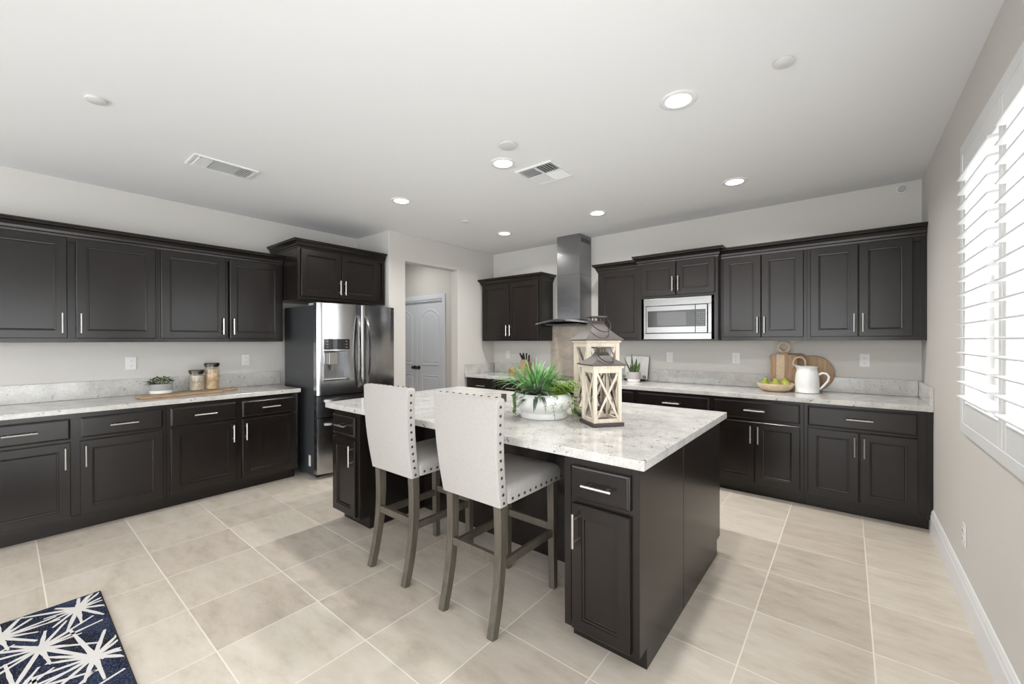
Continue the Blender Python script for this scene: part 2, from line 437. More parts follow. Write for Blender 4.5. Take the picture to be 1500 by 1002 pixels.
for z in (.25, 1.03, 1.83):
    MB().box(.668, .69, -.006, .02, z, z+.105).build('hinge', BLK, d1, bevel=.002)
b = MB()
b.box(-.69, -.68, -.05, .04, 0, 2.055); b.box(.68, .695, -.05, .04, 0, 2.07); b.box(-.69, .69, -.05, .04, 2.047, 2.07)
b.box(-.755, -.688, -.058, -.042, 0, 2.13); b.box(.688, .757, -.058, -.042, 0, 2.13); b.box(-.688, .688, -.058, -.042, 2.062, 2.13)
b.build('door_casing', DOORP, d1, bevel=.003)

# ------------------------------------------------------------------ cabinet kit (front faces local -Y)
def door_mb(w, h, fr=.058):
    """flat recessed panel door with a stepped inner moulding, centred on x, base at z=0, front at y=-.02"""
    b = MB()
    def ring(i, y): return [(-w/2+i, y, i), (w/2-i, y, i), (w/2-i, y, h-i), (-w/2+i, y, h-i)]
    b.loft([ring(0, 0), ring(0, -.016), ring(.004, -.020), ring(fr, -.020), ring(fr+.002, -.0150), ring(fr+.010, -.0142), ring(fr+.012, -.0075), ring(fr+.0135, -.0065)], True, True)
    return b
def drawer_mb(w, h):
    b = MB()
    def ring(i, y): return [(-w/2+i, y, i), (w/2-i, y, i), (w/2-i, y, h-i), (-w/2+i, y, h-i)]
    b.loft([ring(0, 0), ring(0, -.014), ring(.003, -.0165), ring(.009, -.018), ring(.012, -.020)], True, True); return b
def pull(parent, x, z, vert, L=.152):
    b = MB(); yb = -.020; yo = -.052
    if vert:
        b.tube([(x, yo, z-L/2), (x, yo, z+L/2)], .006, 10)
        for s_ in (-.32, .32): b.tube([(x, yb, z+s_*L), (x, yo, z+s_*L)], .0048, 8)
    else:
        b.tube([(x-L/2, yo, z), (x+L/2, yo, z)], .006, 10)
        for s_ in (-.32, .32): b.tube([(x+s_*L, yb, z), (x+s_*L, yo, z)], .0048, 8)
    o = b.build('handle', NICK, parent, smooth=True); o['label'] = 'brushed nickel bar handle'; return o
CROWN = [(0, -.012), (.006, -.012), (.008, .006), (.016, .012), (.020, .030), (.034, .052), (.050, .060), (.050, .070), (.056, .074), (.056, .086)]
def crown(t, x0, x1, y0, y1, z, L=True, Rr=True, sc=1.0):
    b = MB()
    rings = []
    for o_, h in CROWN:
        o_ *= sc; a = x0-(o_ if L else 0); c = x1+(o_ if Rr else 0)
        rings.append([(a, y0-o_, z+h*sc), (c, y0-o_, z+h*sc), (c, y1, z+h*sc), (a, y1, z+h*sc)])
    b.loft(rings); return b.build('crown_moulding', ESP, t)
def cabinet(name, label, loc, rz, w, depth, z0, z1, doors, drawers=(), toe=0, group=None, crown_=None, cat='cabinet', niche=None, open_top=0, toe_side=True):
    """loc = world position of the left front corner of the carcass (as seen from its front)"""
    t = thing(name, loc, label, cat, group, rz)
    b = MB()
    if toe:
        b.loft([[(x, y, z) for y, z in ((0, toe), (.075, toe), (.075, 0), (depth, 0), (depth, z1), (0, z1))] for x in (0, w)])
    elif niche:
        nz0, nz1 = niche
        b.box(0, w, .02, depth, nz1+.002, z1); b.box(0, .03, .02, depth, z0, nz1+.002); b.box(w-.03, w, .02, depth, z0, nz1+.002); b.box(.03, w-.03, .02, depth, z0, z0+.018); b.box(.03, w-.03, depth-.01, depth, z0+.018, nz1+.002)
    else:
        b.box(0, w, .02, depth, z0, z1)
    b.build('carcass', ESP, t, bevel=.0015)
    # face frame
    f = MB(); zb = toe if toe else z0; st = .034; y0, y1 = (-.001, .0) if toe else (0, .0199)
    if toe: y0, y1 = -.004, -.0002
    f.box(0, st, y0, y1, zb, z1); f.box(w-st, w, y0, y1, zb, z1); f.box(st, w-st, y0, y1, z1-.045, z1)
    if not niche: f.box(st, w-st, y0, y1, zb, zb+.034)
    else: f.box(st, w-st, y0, y1, zb, niche[0]-.001); f.box(st, w-st, y0, y1, niche[1]+.001, niche[1]+.03)
    f.build('face_frame', ESP, t, bevel=.0012)
    for (a, c, za, zb_, side) in doors:
        e = door_mb(c-a, zb_-za, .058 if c-a > .3 else .052).build('door', ESP, t); e.location = ((a+c)/2, y0-.0005, za)
        W2 = (c-a)/2
        if side:
            hx = {'l': -W2+.026, 'r': W2-.026}[side[0]]
            H = zb_-za
            hz = {'t': H-.11, 'b': .115, 'm': H*.5}[side[1]]
            pull(e, hx, hz, True)
    for (a, c, za, zb_) in drawers:
        e = drawer_mb(c-a, zb_-za).build('drawer', ESP, t); e.location = ((a+c)/2, y0-.0005, za)
        pull(e, 0, (zb_-za)/2, False, .16 if c-a > .4 else .14)
    if crown_ is not None:
        crown(t, 0, w, 0, depth, z1, *crown_)
    return t

BD, DZ = (.690, .838), (.128, .668)
# --- left wall, local x = world y, front plane X
FX = XL+.612+.0
def left(y): return (FX+.0, y, 0)
XF = -4.352                     # face plane of left base cabinets
def lb(name, label, y0, y1, doors, drawers, **k):
    return cabinet(name, label, (XF, y0, 0), R(90), y1-y0, XF-XL-.002, 0, .872,
        [(a-y0, c-y0, *DZ, s) for a, c, s in doors], [(a-y0, c-y0, *BD) for a, c in drawers], toe=.095, group='base cabinets on the left wall')
lb('base_cabinet', 'dark espresso base cabinet on left wall, cropped by photo left edge', -.19, .846, [(-.165, .306, 'rt'), (.356, .823, 'lt')], [(-.165, .306), (.356, .823)])
lb('base_cabinet', 'dark espresso base cabinet on left wall beside the refrigerator', .848, 1.893, [(.872, 1.342, 'rt'), (1.392, 1.866, 'lt')], [(.872, 1.342), (1.392, 1.866)])
XU = -4.66
def lu(label, y0, y1, doors, cr):
    return cabinet('wall_cabinet', label, (XU, y0, 0), R(90), y1-y0, XU-XL-.002, 1.386, 2.205, [(a-y0, c-y0, 1.418, 2.192, s) for a, c, s in doors], group='wall cabinets on the left wall', crown_=cr)
lu('dark two-door wall cabinet on left wall, cropped by photo left edge', -.19, .853, [(-.165, .315, 'rb'), (.362, .838, 'lb')], (True, False))
lu('dark two-door wall cabinet on left wall beside the refrigerator cabinet', .8535, 1.880, [(.874, 1.356, 'rb'), (1.391, 1.858, 'lb')], (False, False))
cabinet('wall_cabinet', 'deep dark wall cabinet mounted above the stainless refrigerator', (-4.318, 1.884, 0), R(90), 1.014, -4.318-XL-.002, 1.822, 2.355,
    [(.03, .460, 1.853, 2.335, 'rb'), (.466, .915, 1.853, 2.335, 'lb')], crown_=(True, False, .85))

# --- back wall
YBF = 4.195                     # face plane of base cabinets on the back wall
def bb(label, x0, x1, doors, drawers):
    return cabinet('base_cabinet', label, (x0, YBF, 0), 0, x1-x0, YB-YBF-.002, 0, .872,
        [(a-x0, c-x0, *DZ, s) for a, c, s in doors], [(a-x0, c-x0, .690, .848) for a, c in drawers], toe=.095, group='base cabinets on the back wall')
bb('dark base cabinet in far left corner beside the hall opening', -4.235, -3.653, [(-4.18, -3.667, 'rt')], [(-4.18, -3.667)])
bb('dark base cabinet behind planter, second from the far left corner', -3.652, -3.122, [(-3.638, -3.14, 'lt')], [(-3.638, -3.14)])
bb('dark base cabinet under the range hood, hidden behind island planter', -3.121, -2.352, [(-3.10, -2.738, 'rt'), (-2.732, -2.37, 'lt')], [(-3.10, -2.37)])
bb('dark base cabinet behind the two lanterns', -2.351, -1.726, [(-2.335, -2.04, 'rt'), (-2.035, -1.75, 'lt')], [(-2.335, -1.75)])
bb('dark base cabinet below the microwave, mostly hidden by island top', -1.725, -.988, [(-1.70, -1.357, 'rt'), (-1.351, -1.008, 'lt')], [(-1.70, -1.008)])
bb('dark base cabinet with wide drawer just right of the island corner', -.987, -.282, [(-.967, -.640, 'rt'), (-.634, -.307, 'lt')], [(-.967, -.307)])
bb('dark base cabinet with wide drawer in corner by the right wall', -.281, XR-.002, [(-.256, .067, 'rt'), (.073, .397, 'lt')], [(-.256, .397)])
YUF = 4.500
def bu(label, x0, x1, doors, cr, y=YUF, z1=2.205, niche=None):
    return cabinet('wall_cabinet', label, (x0, y, 0), 0, x1-x0, YB-y-.002, 1.386, z1, doors and [(a-x0, c-x0, za, zb, s) for a, c, za, zb, s in doors], group='wall cabinets on the back wall', crown_=cr, niche=niche)
U0, U1 = 1.418, 2.192
bu('dark two-door wall cabinet left of the range hood', -4.215, -3.165, [(-4.18, -3.697, U0, U1, 'rb'), (-3.683, -3.19, U0, U1, 'lb')], (True, True))
bu('dark single-door wall cabinet right of hood behind lantern roof', -2.322, -1.792, [(-2.295, -1.805, U0, U1, None)], (True, False))
bu('dark crowned wall cabinet holding the built-in microwave', -1.791, -.987, [(-1.752, -1.386, 1.862, 2.215, 'rb'), (-1.380, -1.012, 1.862, 2.215, 'lb')], (True, True), 4.42, 2.222, (1.398, 1.838))
bu('dark two-door wall cabinet immediately right of the microwave cabinet', -.986, -.2805, [(-.955, -.632, U0, U1, 'rb'), (-.628, -.304, U0, U1, 'lb')], (False, False))
bu('dark two-door wall cabinet in corner beside the shuttered window', -.280, XR-.002, [(-.256, .068, U0, U1, 'rb'), (.072, .396, U0, U1, 'lb')], (False, False))

# --- countertops and splashes
def slab(name, label, cat, box, m, bev=.004, group=None):
    return tag(MB().box(*box).build(name, m, bevel=bev), label, cat, group)
slab('countertop', 'speckled light granite countertop along left wall beside refrigerator', 'countertop', (XL+.002, -4.3135, -.2, 1.911, .8735, .912), GRAN)
slab('countertop', 'speckled light granite countertop along back wall under the hood', 'countertop', (-4.245, XR-.001, 4.160, YB-.002, .8735, .914), GRAN)
slab('island_countertop', 'large pale granite island countertop carrying planter and lanterns', 'countertop', (-3.166, -.62, 1.585, 3.02, .8735, .914), GRAN)
slab('backsplash', 'low granite backsplash strip along the left wall', 'backsplash', (XL+.001, XL+.021, -.2, 1.965, .9125, 1.058), GRAN, .003)
slab('backsplash', 'low granite backsplash strip left of the hood on back wall', 'backsplash', (-4.225, -3.194, YB-.022, YB-.002, .9145, 1.052), GRAN, .003)
slab('backsplash', 'long granite backsplash strip under microwave and corner wall cabinets', 'backsplash', (-2.332, XR-.022, YB-.022, YB-.002, .9145, 1.05), GRAN, .003)
slab('backsplash', 'short granite side splash on the wall beside hall opening', 'backsplash', (XD+.002, XD+.022, 4.165, YB-.003, .9145, 1.052), GRAN, .003)
slab('backsplash', 'short granite side splash on right wall at countertop end', 'backsplash', (XR-.0215, XR-.001, 4.165, YB-.003, .9145, 1.05), GRAN, .003)
slab('backsplash', 'tall tan stone panel on wall behind lanterns under hood', 'backsplash', (-3.193, -2.333, YB-.022, YB-.002, .9145, 1.578), GRANT, .003)

# --- island cabinets
IX0, IX1 = -3.105, -.657
def isl(label, x0, x1, dx0, dx1, side):
    return cabinet('island_cabinet', label, (x0, 1.632, 0), 0, x1-x0, 2.208-1.632, 0, .872, [(dx0-x0, dx1-x0, .10, .662, side)], [(dx0-x0, dx1-x0, .688, .832)], toe=.09, group='cabinets under the island')
isl('dark island end cabinet nearest camera with one drawer over door', -1.012, IX1, -.965, -.690, 'lt')
isl('dark island end cabinet near refrigerator, left of both barstools', IX0, -2.745, -3.098, -2.782, 'rt')
cabinet('island_cabinet', 'long dark island rear cabinet forming the back of knee space', (IX1, 2.985, 0), R(180), IX1-IX0, 2.985-2.2125, 0, .872,
    [(.03+.6*i+.003, .03+.6*(i+1)-.003, .12, .662, ('rt', 'lt')[i % 2]) for i in range(4)], [(.03+.6*i+.003, .03+.6*(i+1)-.003, .688, .832) for i in range(4)], toe=.095, group='cabinets under the island')

# ------------------------------------------------------------------ refrigerator (front +X; local x = world y)
def fridge():
    t = thing('refrigerator', (-4.10, 1.972, 0), 'stainless french-door refrigerator with ice dispenser between cabinets and hall', 'refrigerator', rz=R(90))
    Wd = .905; DP = .755
    # local: x 0..Wd, front y=0 (towards -y), back +y
    o = MB().box(.004, Wd-.004, .075, DP, .03, 1.755).build('cabinet_body', DKSTEEL, t, bevel=.004); o['label'] = 'dark grey refrigerator side panels'
    b = MB()
    for x in (.06, Wd-.06):
        for y in (.12, DP-.08): b.tube([(x, y, 0), (x, y, .032)], .02, 10)
    b.box(.03, Wd-.03, .09, .12, .008, .03)
    b.build('foot', BLK, t)
    o = MB().box(.02, Wd-.02, .03, .22, 1.756, 1.782).build('hinge_cover', GREYD, t, bevel=.006)
    R0 = .060
    def yf(x): return -R0*(1-((x-Wd/2)/(Wd/2))**2)
    def dr(name, xa, xb, za, zb, hole=None):
        b = MB()
        xs = [xa+(xb-xa)*i/14 for i in range(15)]
        zs = [za, zb]
        if hole:
            xs = sorted(set([x for x in xs if not (hole[0]-.01 < x < hole[0]+.01 or hole[1]-.01 < x < hole[1]+.01)]+[hole[0], hole[1]])); zs = [za, hole[2], hole[3], zb]
        e = .008
        g = {}
        for i, x in enumerate(xs):
            for j, z in enumerate(zs):
                y = yf(x)
                if i in (0, len(xs)-1): y += e
                g[i, j] = b.bm.verts.new((x, y, z))
        bk = {}
        for i, x in enumerate(xs):
            for j in (0, len(zs)-1): bk[i, j] = b.bm.verts.new((x, .072, zs[j]))
        n, m_ = len(xs), len(zs)
        for i in range(n-1):
            for j in range(m_-1):
                if hole and zs[j] == hole[2] and hole[0] <= xs[i] < hole[1]: continue
                b._f([g[i, j], g[i+1, j], g[i+1, j+1], g[i, j+1]])
            b._f([g[i, 0], bk[i, 0], bk[i+1, 0], g[i+1, 0]]); b._f([g[i, m_-1], g[i+1, m_-1], bk[i+1, m_-1], bk[i, m_-1]])
            b._f([bk[i, 0], bk[i, m_-1], bk[i+1, m_-1], bk[i+1, 0]])
        for i in (0, n-1):
            b._f([g[i, j] for j in range(m_)]+[bk[i, m_-1], bk[i, 0]])
        return b.build(name, STEELV, t, smooth=True, ang=30)
    c = Wd/2
    hole = (.062, .318, .985, 1.292)
    dl = dr('door', .0, c-.003, .845, 1.775, hole)
    drt = dr('door', c+.003, Wd, .845, 1.775)
    d1_ = dr('drawer', 0, Wd, .622, .835); d2_ = dr('drawer', 0, Wd, .055, .612)
    # dispenser: recessed bay, lever, display
    def yat(x): return yf(x)
    b = MB(); x0, x1, z0, z1 = hole; ya, yb_ = yat(x0), yat(x1)
    f0 = [(x0, ya, z0), (x1, yb_, z0), (x1, yb_, z1), (x0, ya, z1)]
    f1 = [(x0+.008, .05, z0+.02), (x1-.008, .05, z0+.02), (x1-.008, .05, z1-.01), (x0+.008, .05, z1-.01)]
    b.loft([f0, f1], False, True); o = b.build('dispenser_bay', mat('dispenser_steel', (.35, .35, .36), .3, .9), dl)
    b = MB(); xm = (x0+x1)/2-.03; b.box(xm-.045, xm+.045, -.015, .045, z1-.14, z1-.02); b.bar([(xm, -.005, z1-.14), (xm+.005, .02, z1-.2)], .03, .008); b.build('dispenser_lever', NICK, dl, bevel=.004)
    b = MB(); b.box(x0+.01, x1-.01, -.012, .045, z0+.012, z0+.022); b.build('drip_tray', GREYD, dl)
    b = MB(); za, zb = 1.305, 1.412
    nseg = 6; fr = []; 
    for i in range(nseg+1):
        x = x0+(x1-x0)*i/nseg; y = yf(x); fr.append([(x, y-.0015, za), (x, y-.0015, zb), (x, y+.004, zb), (x, y+.004, za)])
    b.loft(fr); dp = b.build('dispenser_display', BLKG, dl)
    b = MB()
    for r_ in range(3):
        for x in (x0+.035, x1-.035):
            z = za+.022+.03*r_; y = yf(x)-.003; b.box(x-.009, x+.009, y, y+.002, z, z+.003)
    b.build('display_symbol', mat('display_white', (.5, .5, .5), .5), dp)
    # handles
    for s_, d in ((-1, dl), (1, drt)):
        x = c+s_*.045; pts = []
        for i in range(13):
            a = i/12; z = .905+(1.655-.905)*a; pts.append((x+s_*.012*math.sin(PI*a), yf(x)-.012-.052*math.sin(PI*a)**.6, z))
        b = MB(); b.bar(pts, .022, .016); b.build('handle', STEEL, d, smooth=True, ang=50)
    for d, z in ((d1_, .79), (d2_, .555)):
        pts = []
        for i in range(13):
            a = i/12; x = .06+(Wd-.12)*a; pts.append((x, yf(x)-.012-.045*math.sin(PI*a)**.35, z))
        b = MB(); b.bar(pts, .022, .016, side=(0, 0, 1)); b.build('handle', STEEL, d, smooth=True, ang=50)
    o = MB().box(Wd-.058, Wd-.018, yf(Wd-.04)-.004, .02, 1.675, 1.735).build('sticker', BLK, drt, bevel=.002); o['label'] = 'small black badge on right door corner'
    b = MB()
    b.box(-.0005, .004, .15, .185, .115, .225); o = b.build('side_label', PLAST, t); o['label'] = 'small white vertical label'
    return t
fridge()

# ------------------------------------------------------------------ range hood
t = thing('range_hood', (-2.737, YB-.002, 1.60), 'stainless chimney range hood on back wall between wall cabinets', 'range hood')
b = MB(); b.box(-.166, .164, -.300, 0, .055, ZC-1.60-.002); ch = b.build('chimney', STEELH, t, bevel=.002)
b = MB(); b.box(-.167, .165, -.301, -.0005, .62, .622); b.build('seam', DKSTEEL, ch)
b = MB()
for k in range(7): b.box(.1645, .1655, -.262+k*.034, -.242+k*.034, 1.02, 1.075)
b.build('vent_slot', SLOT, ch)
b = MB(); n = 20; hwid = .385
def hood_z(x): return .052*(1-(abs(x)/hwid)**1.7)
for a in (0, 1): pass
top = []; 
rings = []
for i in range(n+1):
    x = -hwid+2*hwid*i/n; yfr = -.505+.035*(x/hwid)**2
    zt = .006+hood_z(x)
    rings.append([(x, yfr, zt), (x, yfr-.004, zt-.012-.016*(1-(x/hwid)**2)), (x, -.01, max(-.012, zt-.06)), (x, -.001, zt+.01)])
b.loft(rings); b.build('canopy', STEELH, t, smooth=True, ang=30)
b = MB(); b.box(-.08, .08, -.517, -.508, .022, .038); b.build('control_strip', BLKG, t)
b = MB(); b.box(-.25, .25, -.44, -.08, -.016, -.004); b.build('filter', DKSTEEL, t)
# cooktop under the hood
t = thing('cooktop', (-2.737, 4.46, .9145), 'black glass cooktop on counter under hood, hidden behind planter', 'cooktop')
MB().box(-.37, .37, -.25, .25, 0, .008).build('glass_top', BLKG, t, bevel=.003)
for x, y, r_ in ((-.2, -.11, .09), (.2, -.11, .075), (-.2, .12, .075), (.2, .12, .09)):
    b = MB(); b.lathe([(r_-.004, .0083), (r_, .0088), (r_+.003, .0083)], (x, y, 0), 28); b.build('burner_ring', GREYD, t)
# ------------------------------------------------------------------ microwave
t = thing('microwave', (-1.3835, 4.42, 1.40), 'stainless built-in microwave with trim kit in the back cabinets', 'microwave')
w2 = .342; H = .434
MB().box(-.30, .30, .004, .33, .03, H-.03).build('oven_body', DKSTEEL, t)
b = MB()
for (a, c, z0, z1) in ((-w2, w2, 0, .062), (-w2, w2, H-.078, H), (-w2, -w2+.024, .062, H-.078), (w2-.032, w2, .062, H-.078)): b.box(a, c, -.016, .0, z0, z1)
b.build('trim_kit', STEEL, t, bevel=.0025)
b = MB(); b.box(-w2+.024, w2-.032, -.004, .002, .062, H-.078); b.build('trim_gap', BLKG, t)
dx0, dx1, cz0, cz1 = -w2+.031, .192, .068, H-.084
d = MB().box(dx0, dx1, -.026, -.005, cz0, cz1).build('door', STEEL, t, bevel=.003)
o = MB().box(dx0+.018, dx1, -.0275, -.025, cz0+.062, cz1-.048).build('door_window', BLKG, d)
MB().box(dx0+.12, dx1-.085, -.0285, -.027, cz0+.078, cz1-.066).build('viewing_mesh', mat('oven_window', (.06, .06, .058), .12), o)
p_ = MB().box(dx1+.003, w2-.039, -.026, -.005, cz0, cz1).build('control_panel', STEEL, t, bevel=.002)
k = MB().box(dx1+.003, w2-.052, -.0275, -.025, cz0+.062, cz1-.048).build('keypad', BLKG, p_)
b = MB()
for r_ in range(6):
    for c_ in range(4):
        x = dx1+.014+.0205*c_; z = cz0+.072+.0245*r_; b.box(x, x+.013, -.0285, -.027, z, z+.012)
b.build('key', mat('key_grey', (.16, .16, .16), .5), k)
b = MB(); b.box(dx1+.02, w2-.06, -.0275, -.025, cz0+.018, cz0+.045); b.build('open_button', STEEL, p_, bevel=.002)

# ------------------------------------------------------------------ bar stools
def stool(loc, label):
    t = thing('bar_stool', loc, label, 'bar stool', 'upholstered bar stools at the island')
    # seat
    b = MB(); n = 14; x2, y0, y1 = .203, -.190, .288
    g = []
    def dome(u, v): return (1-abs(u)**3.5)*(1-abs(v)**3.5)
    rings = []
    prof = [(0, .612), (0, .660), (.004, .676), (.012, .688), (.026, .697)]
    for ins, z in prof:
        r_ = .02; pts = []
        xa, ya, yb = x2-ins, y0+ins, y1-ins
        for cx, cy, a0 in ((xa-r_, ya+r_, -90), (xa-r_, yb-r_, 0), (-xa+r_, yb-r_, 90), (-xa+r_, ya+r_, 180)):
            for k in range(5):
                a = R(a0+90*k/4); pts.append((cx+r_*math.cos(a), cy+r_*math.sin(a), z))
        rings.append(pts)
    cy0 = (y0+y1)/2
    for q in (.8, .55, .3, .08):
        zz = .697+.024*(1-q**2.2)
        rings.append([(x*q, cy0+(y-cy0)*q, zz) for x, y, _ in rings[4]])
    b.loft(rings); seat = b.build('seat', LINEN, t, smooth=True, ang=60)
    b = MB()
    for s_ in (-1, 1):
        for k in range(10): b.dome((s_*x2, y0+.035+k*.0475, .632), (s_, 0, 0), .0075)
    for k in range(9): b.dome((-.18+k*.045, y1, .632), (0, 1, 0), .0075)
    b.build('nailhead_trim', BRONZE, seat, smooth=True)
    # backrest
    b = MB(); rings = []; N = 16
    def prof_b(a):      # a=0 bottom, 1 top : half width, y centre, z
        hw = .200+.021*a; z = .608+.507*a
        y = -.213-.058*a-.012*math.sin(PI*a)+.012*a*a; return hw, y, z
    th = .030
    for i in range(N+1):
        a = i/N; hw, y, z = prof_b(a); r_ = .010; pts = []
        tt = th
        for cx, cy, a0 in ((hw-r_, y-tt+r_, -90), (hw-r_, y+tt-r_, 0), (-hw+r_, y+tt-r_, 90), (-hw+r_, y-tt+r_, 180)):
            for k in range(4):
                an = R(a0+30*k); pts.append((cx+r_*math.cos(an), cy+r_*math.sin(an), z))
        rings.append(pts)
    hw, y, z = prof_b(1)
    for ins, dz in ((.003, .006), (.010, .0105), (.022, .012)):
        rings.append([((x)*(1-ins/hw), y+(yy-y)*(1-ins/th), z+dz) for x, yy, _ in rings[N]])
    b.loft(rings); back = b.build('backrest', LINEN, t, smooth=True, ang=60)
    b = MB()
    for s_ in (-1, 1):
        for k in range(12):
            a = .035+k*.0825; hw, y, z = prof_b(a); b.dome((s_*hw, y-.002, z), (s_, 0, 0), .0078)
    hw, y, z = prof_b(1)
    for k in range(9): b.dome((-hw+.028+k*(2*hw-.056)/8, y, z+.012), (0, 0, 1), .0075)
    b.build('nailhead_trim', BRONZE, back, smooth=True)
    # legs
    for s_ in (-1, 1):
        pts = []; 
        for i in range(9):
            a = i/8; z = .615*(1-a); pts.append((s_*(.165+.004*a), -.205-.010*math.sin(PI*a)*-1-.063*a**2.2, z))
        MB().bar(pts, [.046-.008*i/8 for i in range(9)], [.05-.010*i/8 for i in range(9)]).build('leg', LEGW, t, bevel=.003)
        MB().bar([(s_*.165, .245, .615), (s_*.166, .247, .3), (s_*.167, .25, 0)], [.044, .041, .036], [.044, .041, .036]).build('leg', LEGW, t, bevel=.003)
        MB().box(s_*.165-.011, s_*.165+.011, -.195, .228, .295, .335).build('stretcher', LEGW, t, bevel=.002)
    MB().box(-.146, .146, -.222, -.198, .325, .365).build('stretcher', LEGW, t, bevel=.002)
    MB().box(-.146, .146, .236, .258, .325, .365).build('footrest', LEGW, t, bevel=.002)
    return t
stool((-1.455, 1.700, 0), 'cream upholstered bar stool nearer the island end drawer, right one')
stool((-2.115, 1.700, 0), 'cream upholstered bar stool nearer the refrigerator, left one')

# ------------------------------------------------------------------ lanterns
def lantern(loc, rz, s, hb, label, roof_h):
    """s = body side, hb = height of the wooden body incl. base"""
    t = thing('lantern', loc, label, 'lantern', 'wooden lanterns on the island', rz)
    p2 = .018*s/.15
    o = MB().box(-s/2-.010, s/2+.010, -s/2-.010, s/2+.010, 0, .020).build('base', ROOF, t, bevel=.002)
    b = MB(); h = s/2
    for sx in (-1, 1):
        for sy in (-1, 1): b.box(sx*h-(p2 if sx > 0 else 0), sx*h+(p2 if sx < 0 else 0), sy*h-(p2 if sy > 0 else 0), sy*h+(p2 if sy < 0 else 0), .0203, hb)
    for z0, z1 in ((.0203, .042), (hb-.026, hb)):
        for sg in (-1, 1):
            y0 = sg*h-(p2*.9 if sg > 0 else 0)+.001; 
            b.box(-h+p2, h-p2, min(sg*h-sg*p2*.9, sg*h-sg*.001), max(sg*h-sg*p2*.9, sg*h-sg*.001), z0, z1)
            b.box(min(sg*h-sg*p2*.9, sg*h-sg*.001), max(sg*h-sg*p2*.9, sg*h-sg*.001), -h+p2, h-p2, z0, z1)
    b.box(-h-.008, h+.008, -h-.008, h+.008, hb+.0003, hb+.014)
    b.build('frame', LTWOOD, t, bevel=.0015)
    za, zb = .042, hb-.026; xa = h-p2
    for k in range(4):
        b = MB(); m = Matrix.Rotation(k*PI/2, 3, 'Z')
        for sg in (-1, 1):
            b.bar([m @ Vector((-xa*sg, -h+.006+.003*sg, za)), m @ Vector((xa*sg, -h+.006+.003*sg, zb))], .010*s/.15, .005, side=m @ Vector((1, 0, 0)))
        b.build('cross_brace', LTWOOD, t)
        g = MB(); g.loft([[m @ Vector((x, -h+.012+dy, z)) for x, z in ((-xa, za), (xa, za), (xa, zb), (-xa, zb))] for dy in (0, .002)]); g.build('glass_pane', GLASS, t)
    # flared roof
    b = MB(); rings = []; z0 = hb+.0145; e = h+.020; tp = s*.17
    for a in range(9):
        u = a/8; r_ = tp+(e-tp)*(1-u)**1.55; z = z0+.006+(roof_h-.006)*u
        if a == 0: rings.append([(-r_, -r_, z0), (r_, -r_, z0), (r_, r_, z0), (-r_, r_, z0)])
        rings.append([(-r_, -r_, z), (r_, -r_, z), (r_, r_, z), (-r_, r_, z)])
    b.loft(rings); rf = b.build('roof', ROOF, t, smooth=True, ang=40)
    zt = z0+roof_h
    for sx in (-1, 1):
        for sy in (-1, 1): MB().tube([(sx*tp*.6, sy*tp*.6, zt-.001), (sx*tp*.6, sy*tp*.6, zt+.022)], .005, 8).build('chimney_post', BRONZE, rf)
    c = MB(); c.box(-s*.25, s*.25, -s*.25, s*.25, zt+.0225, zt+.031); c.build('chimney_cap', ROOF, rf, bevel=.002)
    b = MB(); pts = []
    for i in range(19):
        a = -.35+(PI+.7)*i/18; w_ = s*.30*math.cos(a)+.0; d_ = s*.48*(math.sin(a)+.34)
        pts.append((w_, -tp*.75-d_*.74, zt+.016-d_*.62))
    b.tube(pts, .0032, 7)
    o = b.build('ring_handle', BLK, rf, smooth=True)
    return t
lantern((-1.093, 2.154, .9145), R(53), .168, .322, 'smaller whitewashed lantern with crossed slats in front beside planter', .072)
lantern((-1.248, 2.388, .9145), R(53), .215, .462, 'taller whitewashed lantern with crossed slats standing behind smaller lantern', .122)

# ------------------------------------------------------------------ planter on the island
random.seed(5)
t = thing('planter', (-1.485, 2.145, .9145), 'white ceramic bowl planter of mixed greenery on island', 'planter')
b = MB(); b.lathe([(.001, .0), (.141, 0), (.145, .004), (.146, .031), (.143, .035), (.138, .037), (.148, .046), (.168, .064), (.179, .088), (.180, .108), (.170, .132), (.160, .148), (.154, .150), (.150, .146), (.160, .125), (.162, .11), (.001, .108)], seg=48)
b.build('bowl', CERAM, t, smooth=True, ang=40)
b = MB(); b.lathe([(.158, .126), (.10, .134), (.001, .137)], seg=24); b.build('soil', SOIL, t)
def pol(r_, a, z): return (r_*math.cos(a), r_*math.sin(a), z)
# camera direction seen from the bowl is about -55 degrees; left of the picture about 219, right about 39
b = MB()
for i in range(190):
    a = random.uniform(0, 2*PI); r0 = random.uniform(0, .07); el = random.uniform(.2, 1.0)
    L = random.uniform(.19, .33); dr = L*math.cos(el*PI/2*.85); dz = L*math.sin(el*PI/2*.85)
    cx, cy = pol(.045, R(215), 0)[:2]
    if math.cos(a-R(15)) > .35: dr = min(dr, .15)
    b.blade((cx+r0*math.cos(a), cy+r0*math.sin(a), .135), (cx+(r0+dr)*math.cos(a), cy+(r0+dr)*math.sin(a), .135+dz*.80), .03+.03*(1-el), random.uniform(.008, .015), 7)
for (a, L, h) in ((205, .30, .155), (216, .33, .115), (222, .34, .06), (232, .25, .15), (62, .21, .15), (-25, .20, .12)):
    b.blade(pol(.04, R(215), .14), pol(L, R(a), .13+h*.8), .05, .009, 8)
b.build('grass_tuft', GRASS, t, smooth=True, fixn=False)
b = MB()
for i in range(34):
    a = R(-70+random.uniform(-120, 95)); cx, cy = pol(.105, R(283), 0)[:2]
    el = random.uniform(-.75, .75); L = random.uniform(.11, .175)
    b.blade((cx, cy, .145), (cx+L*math.cos(a)*math.cos(el*.9), cy+L*math.sin(a)*math.cos(el*.9), .145+L*math.sin(el)), .028, random.uniform(.026, .036), 7)
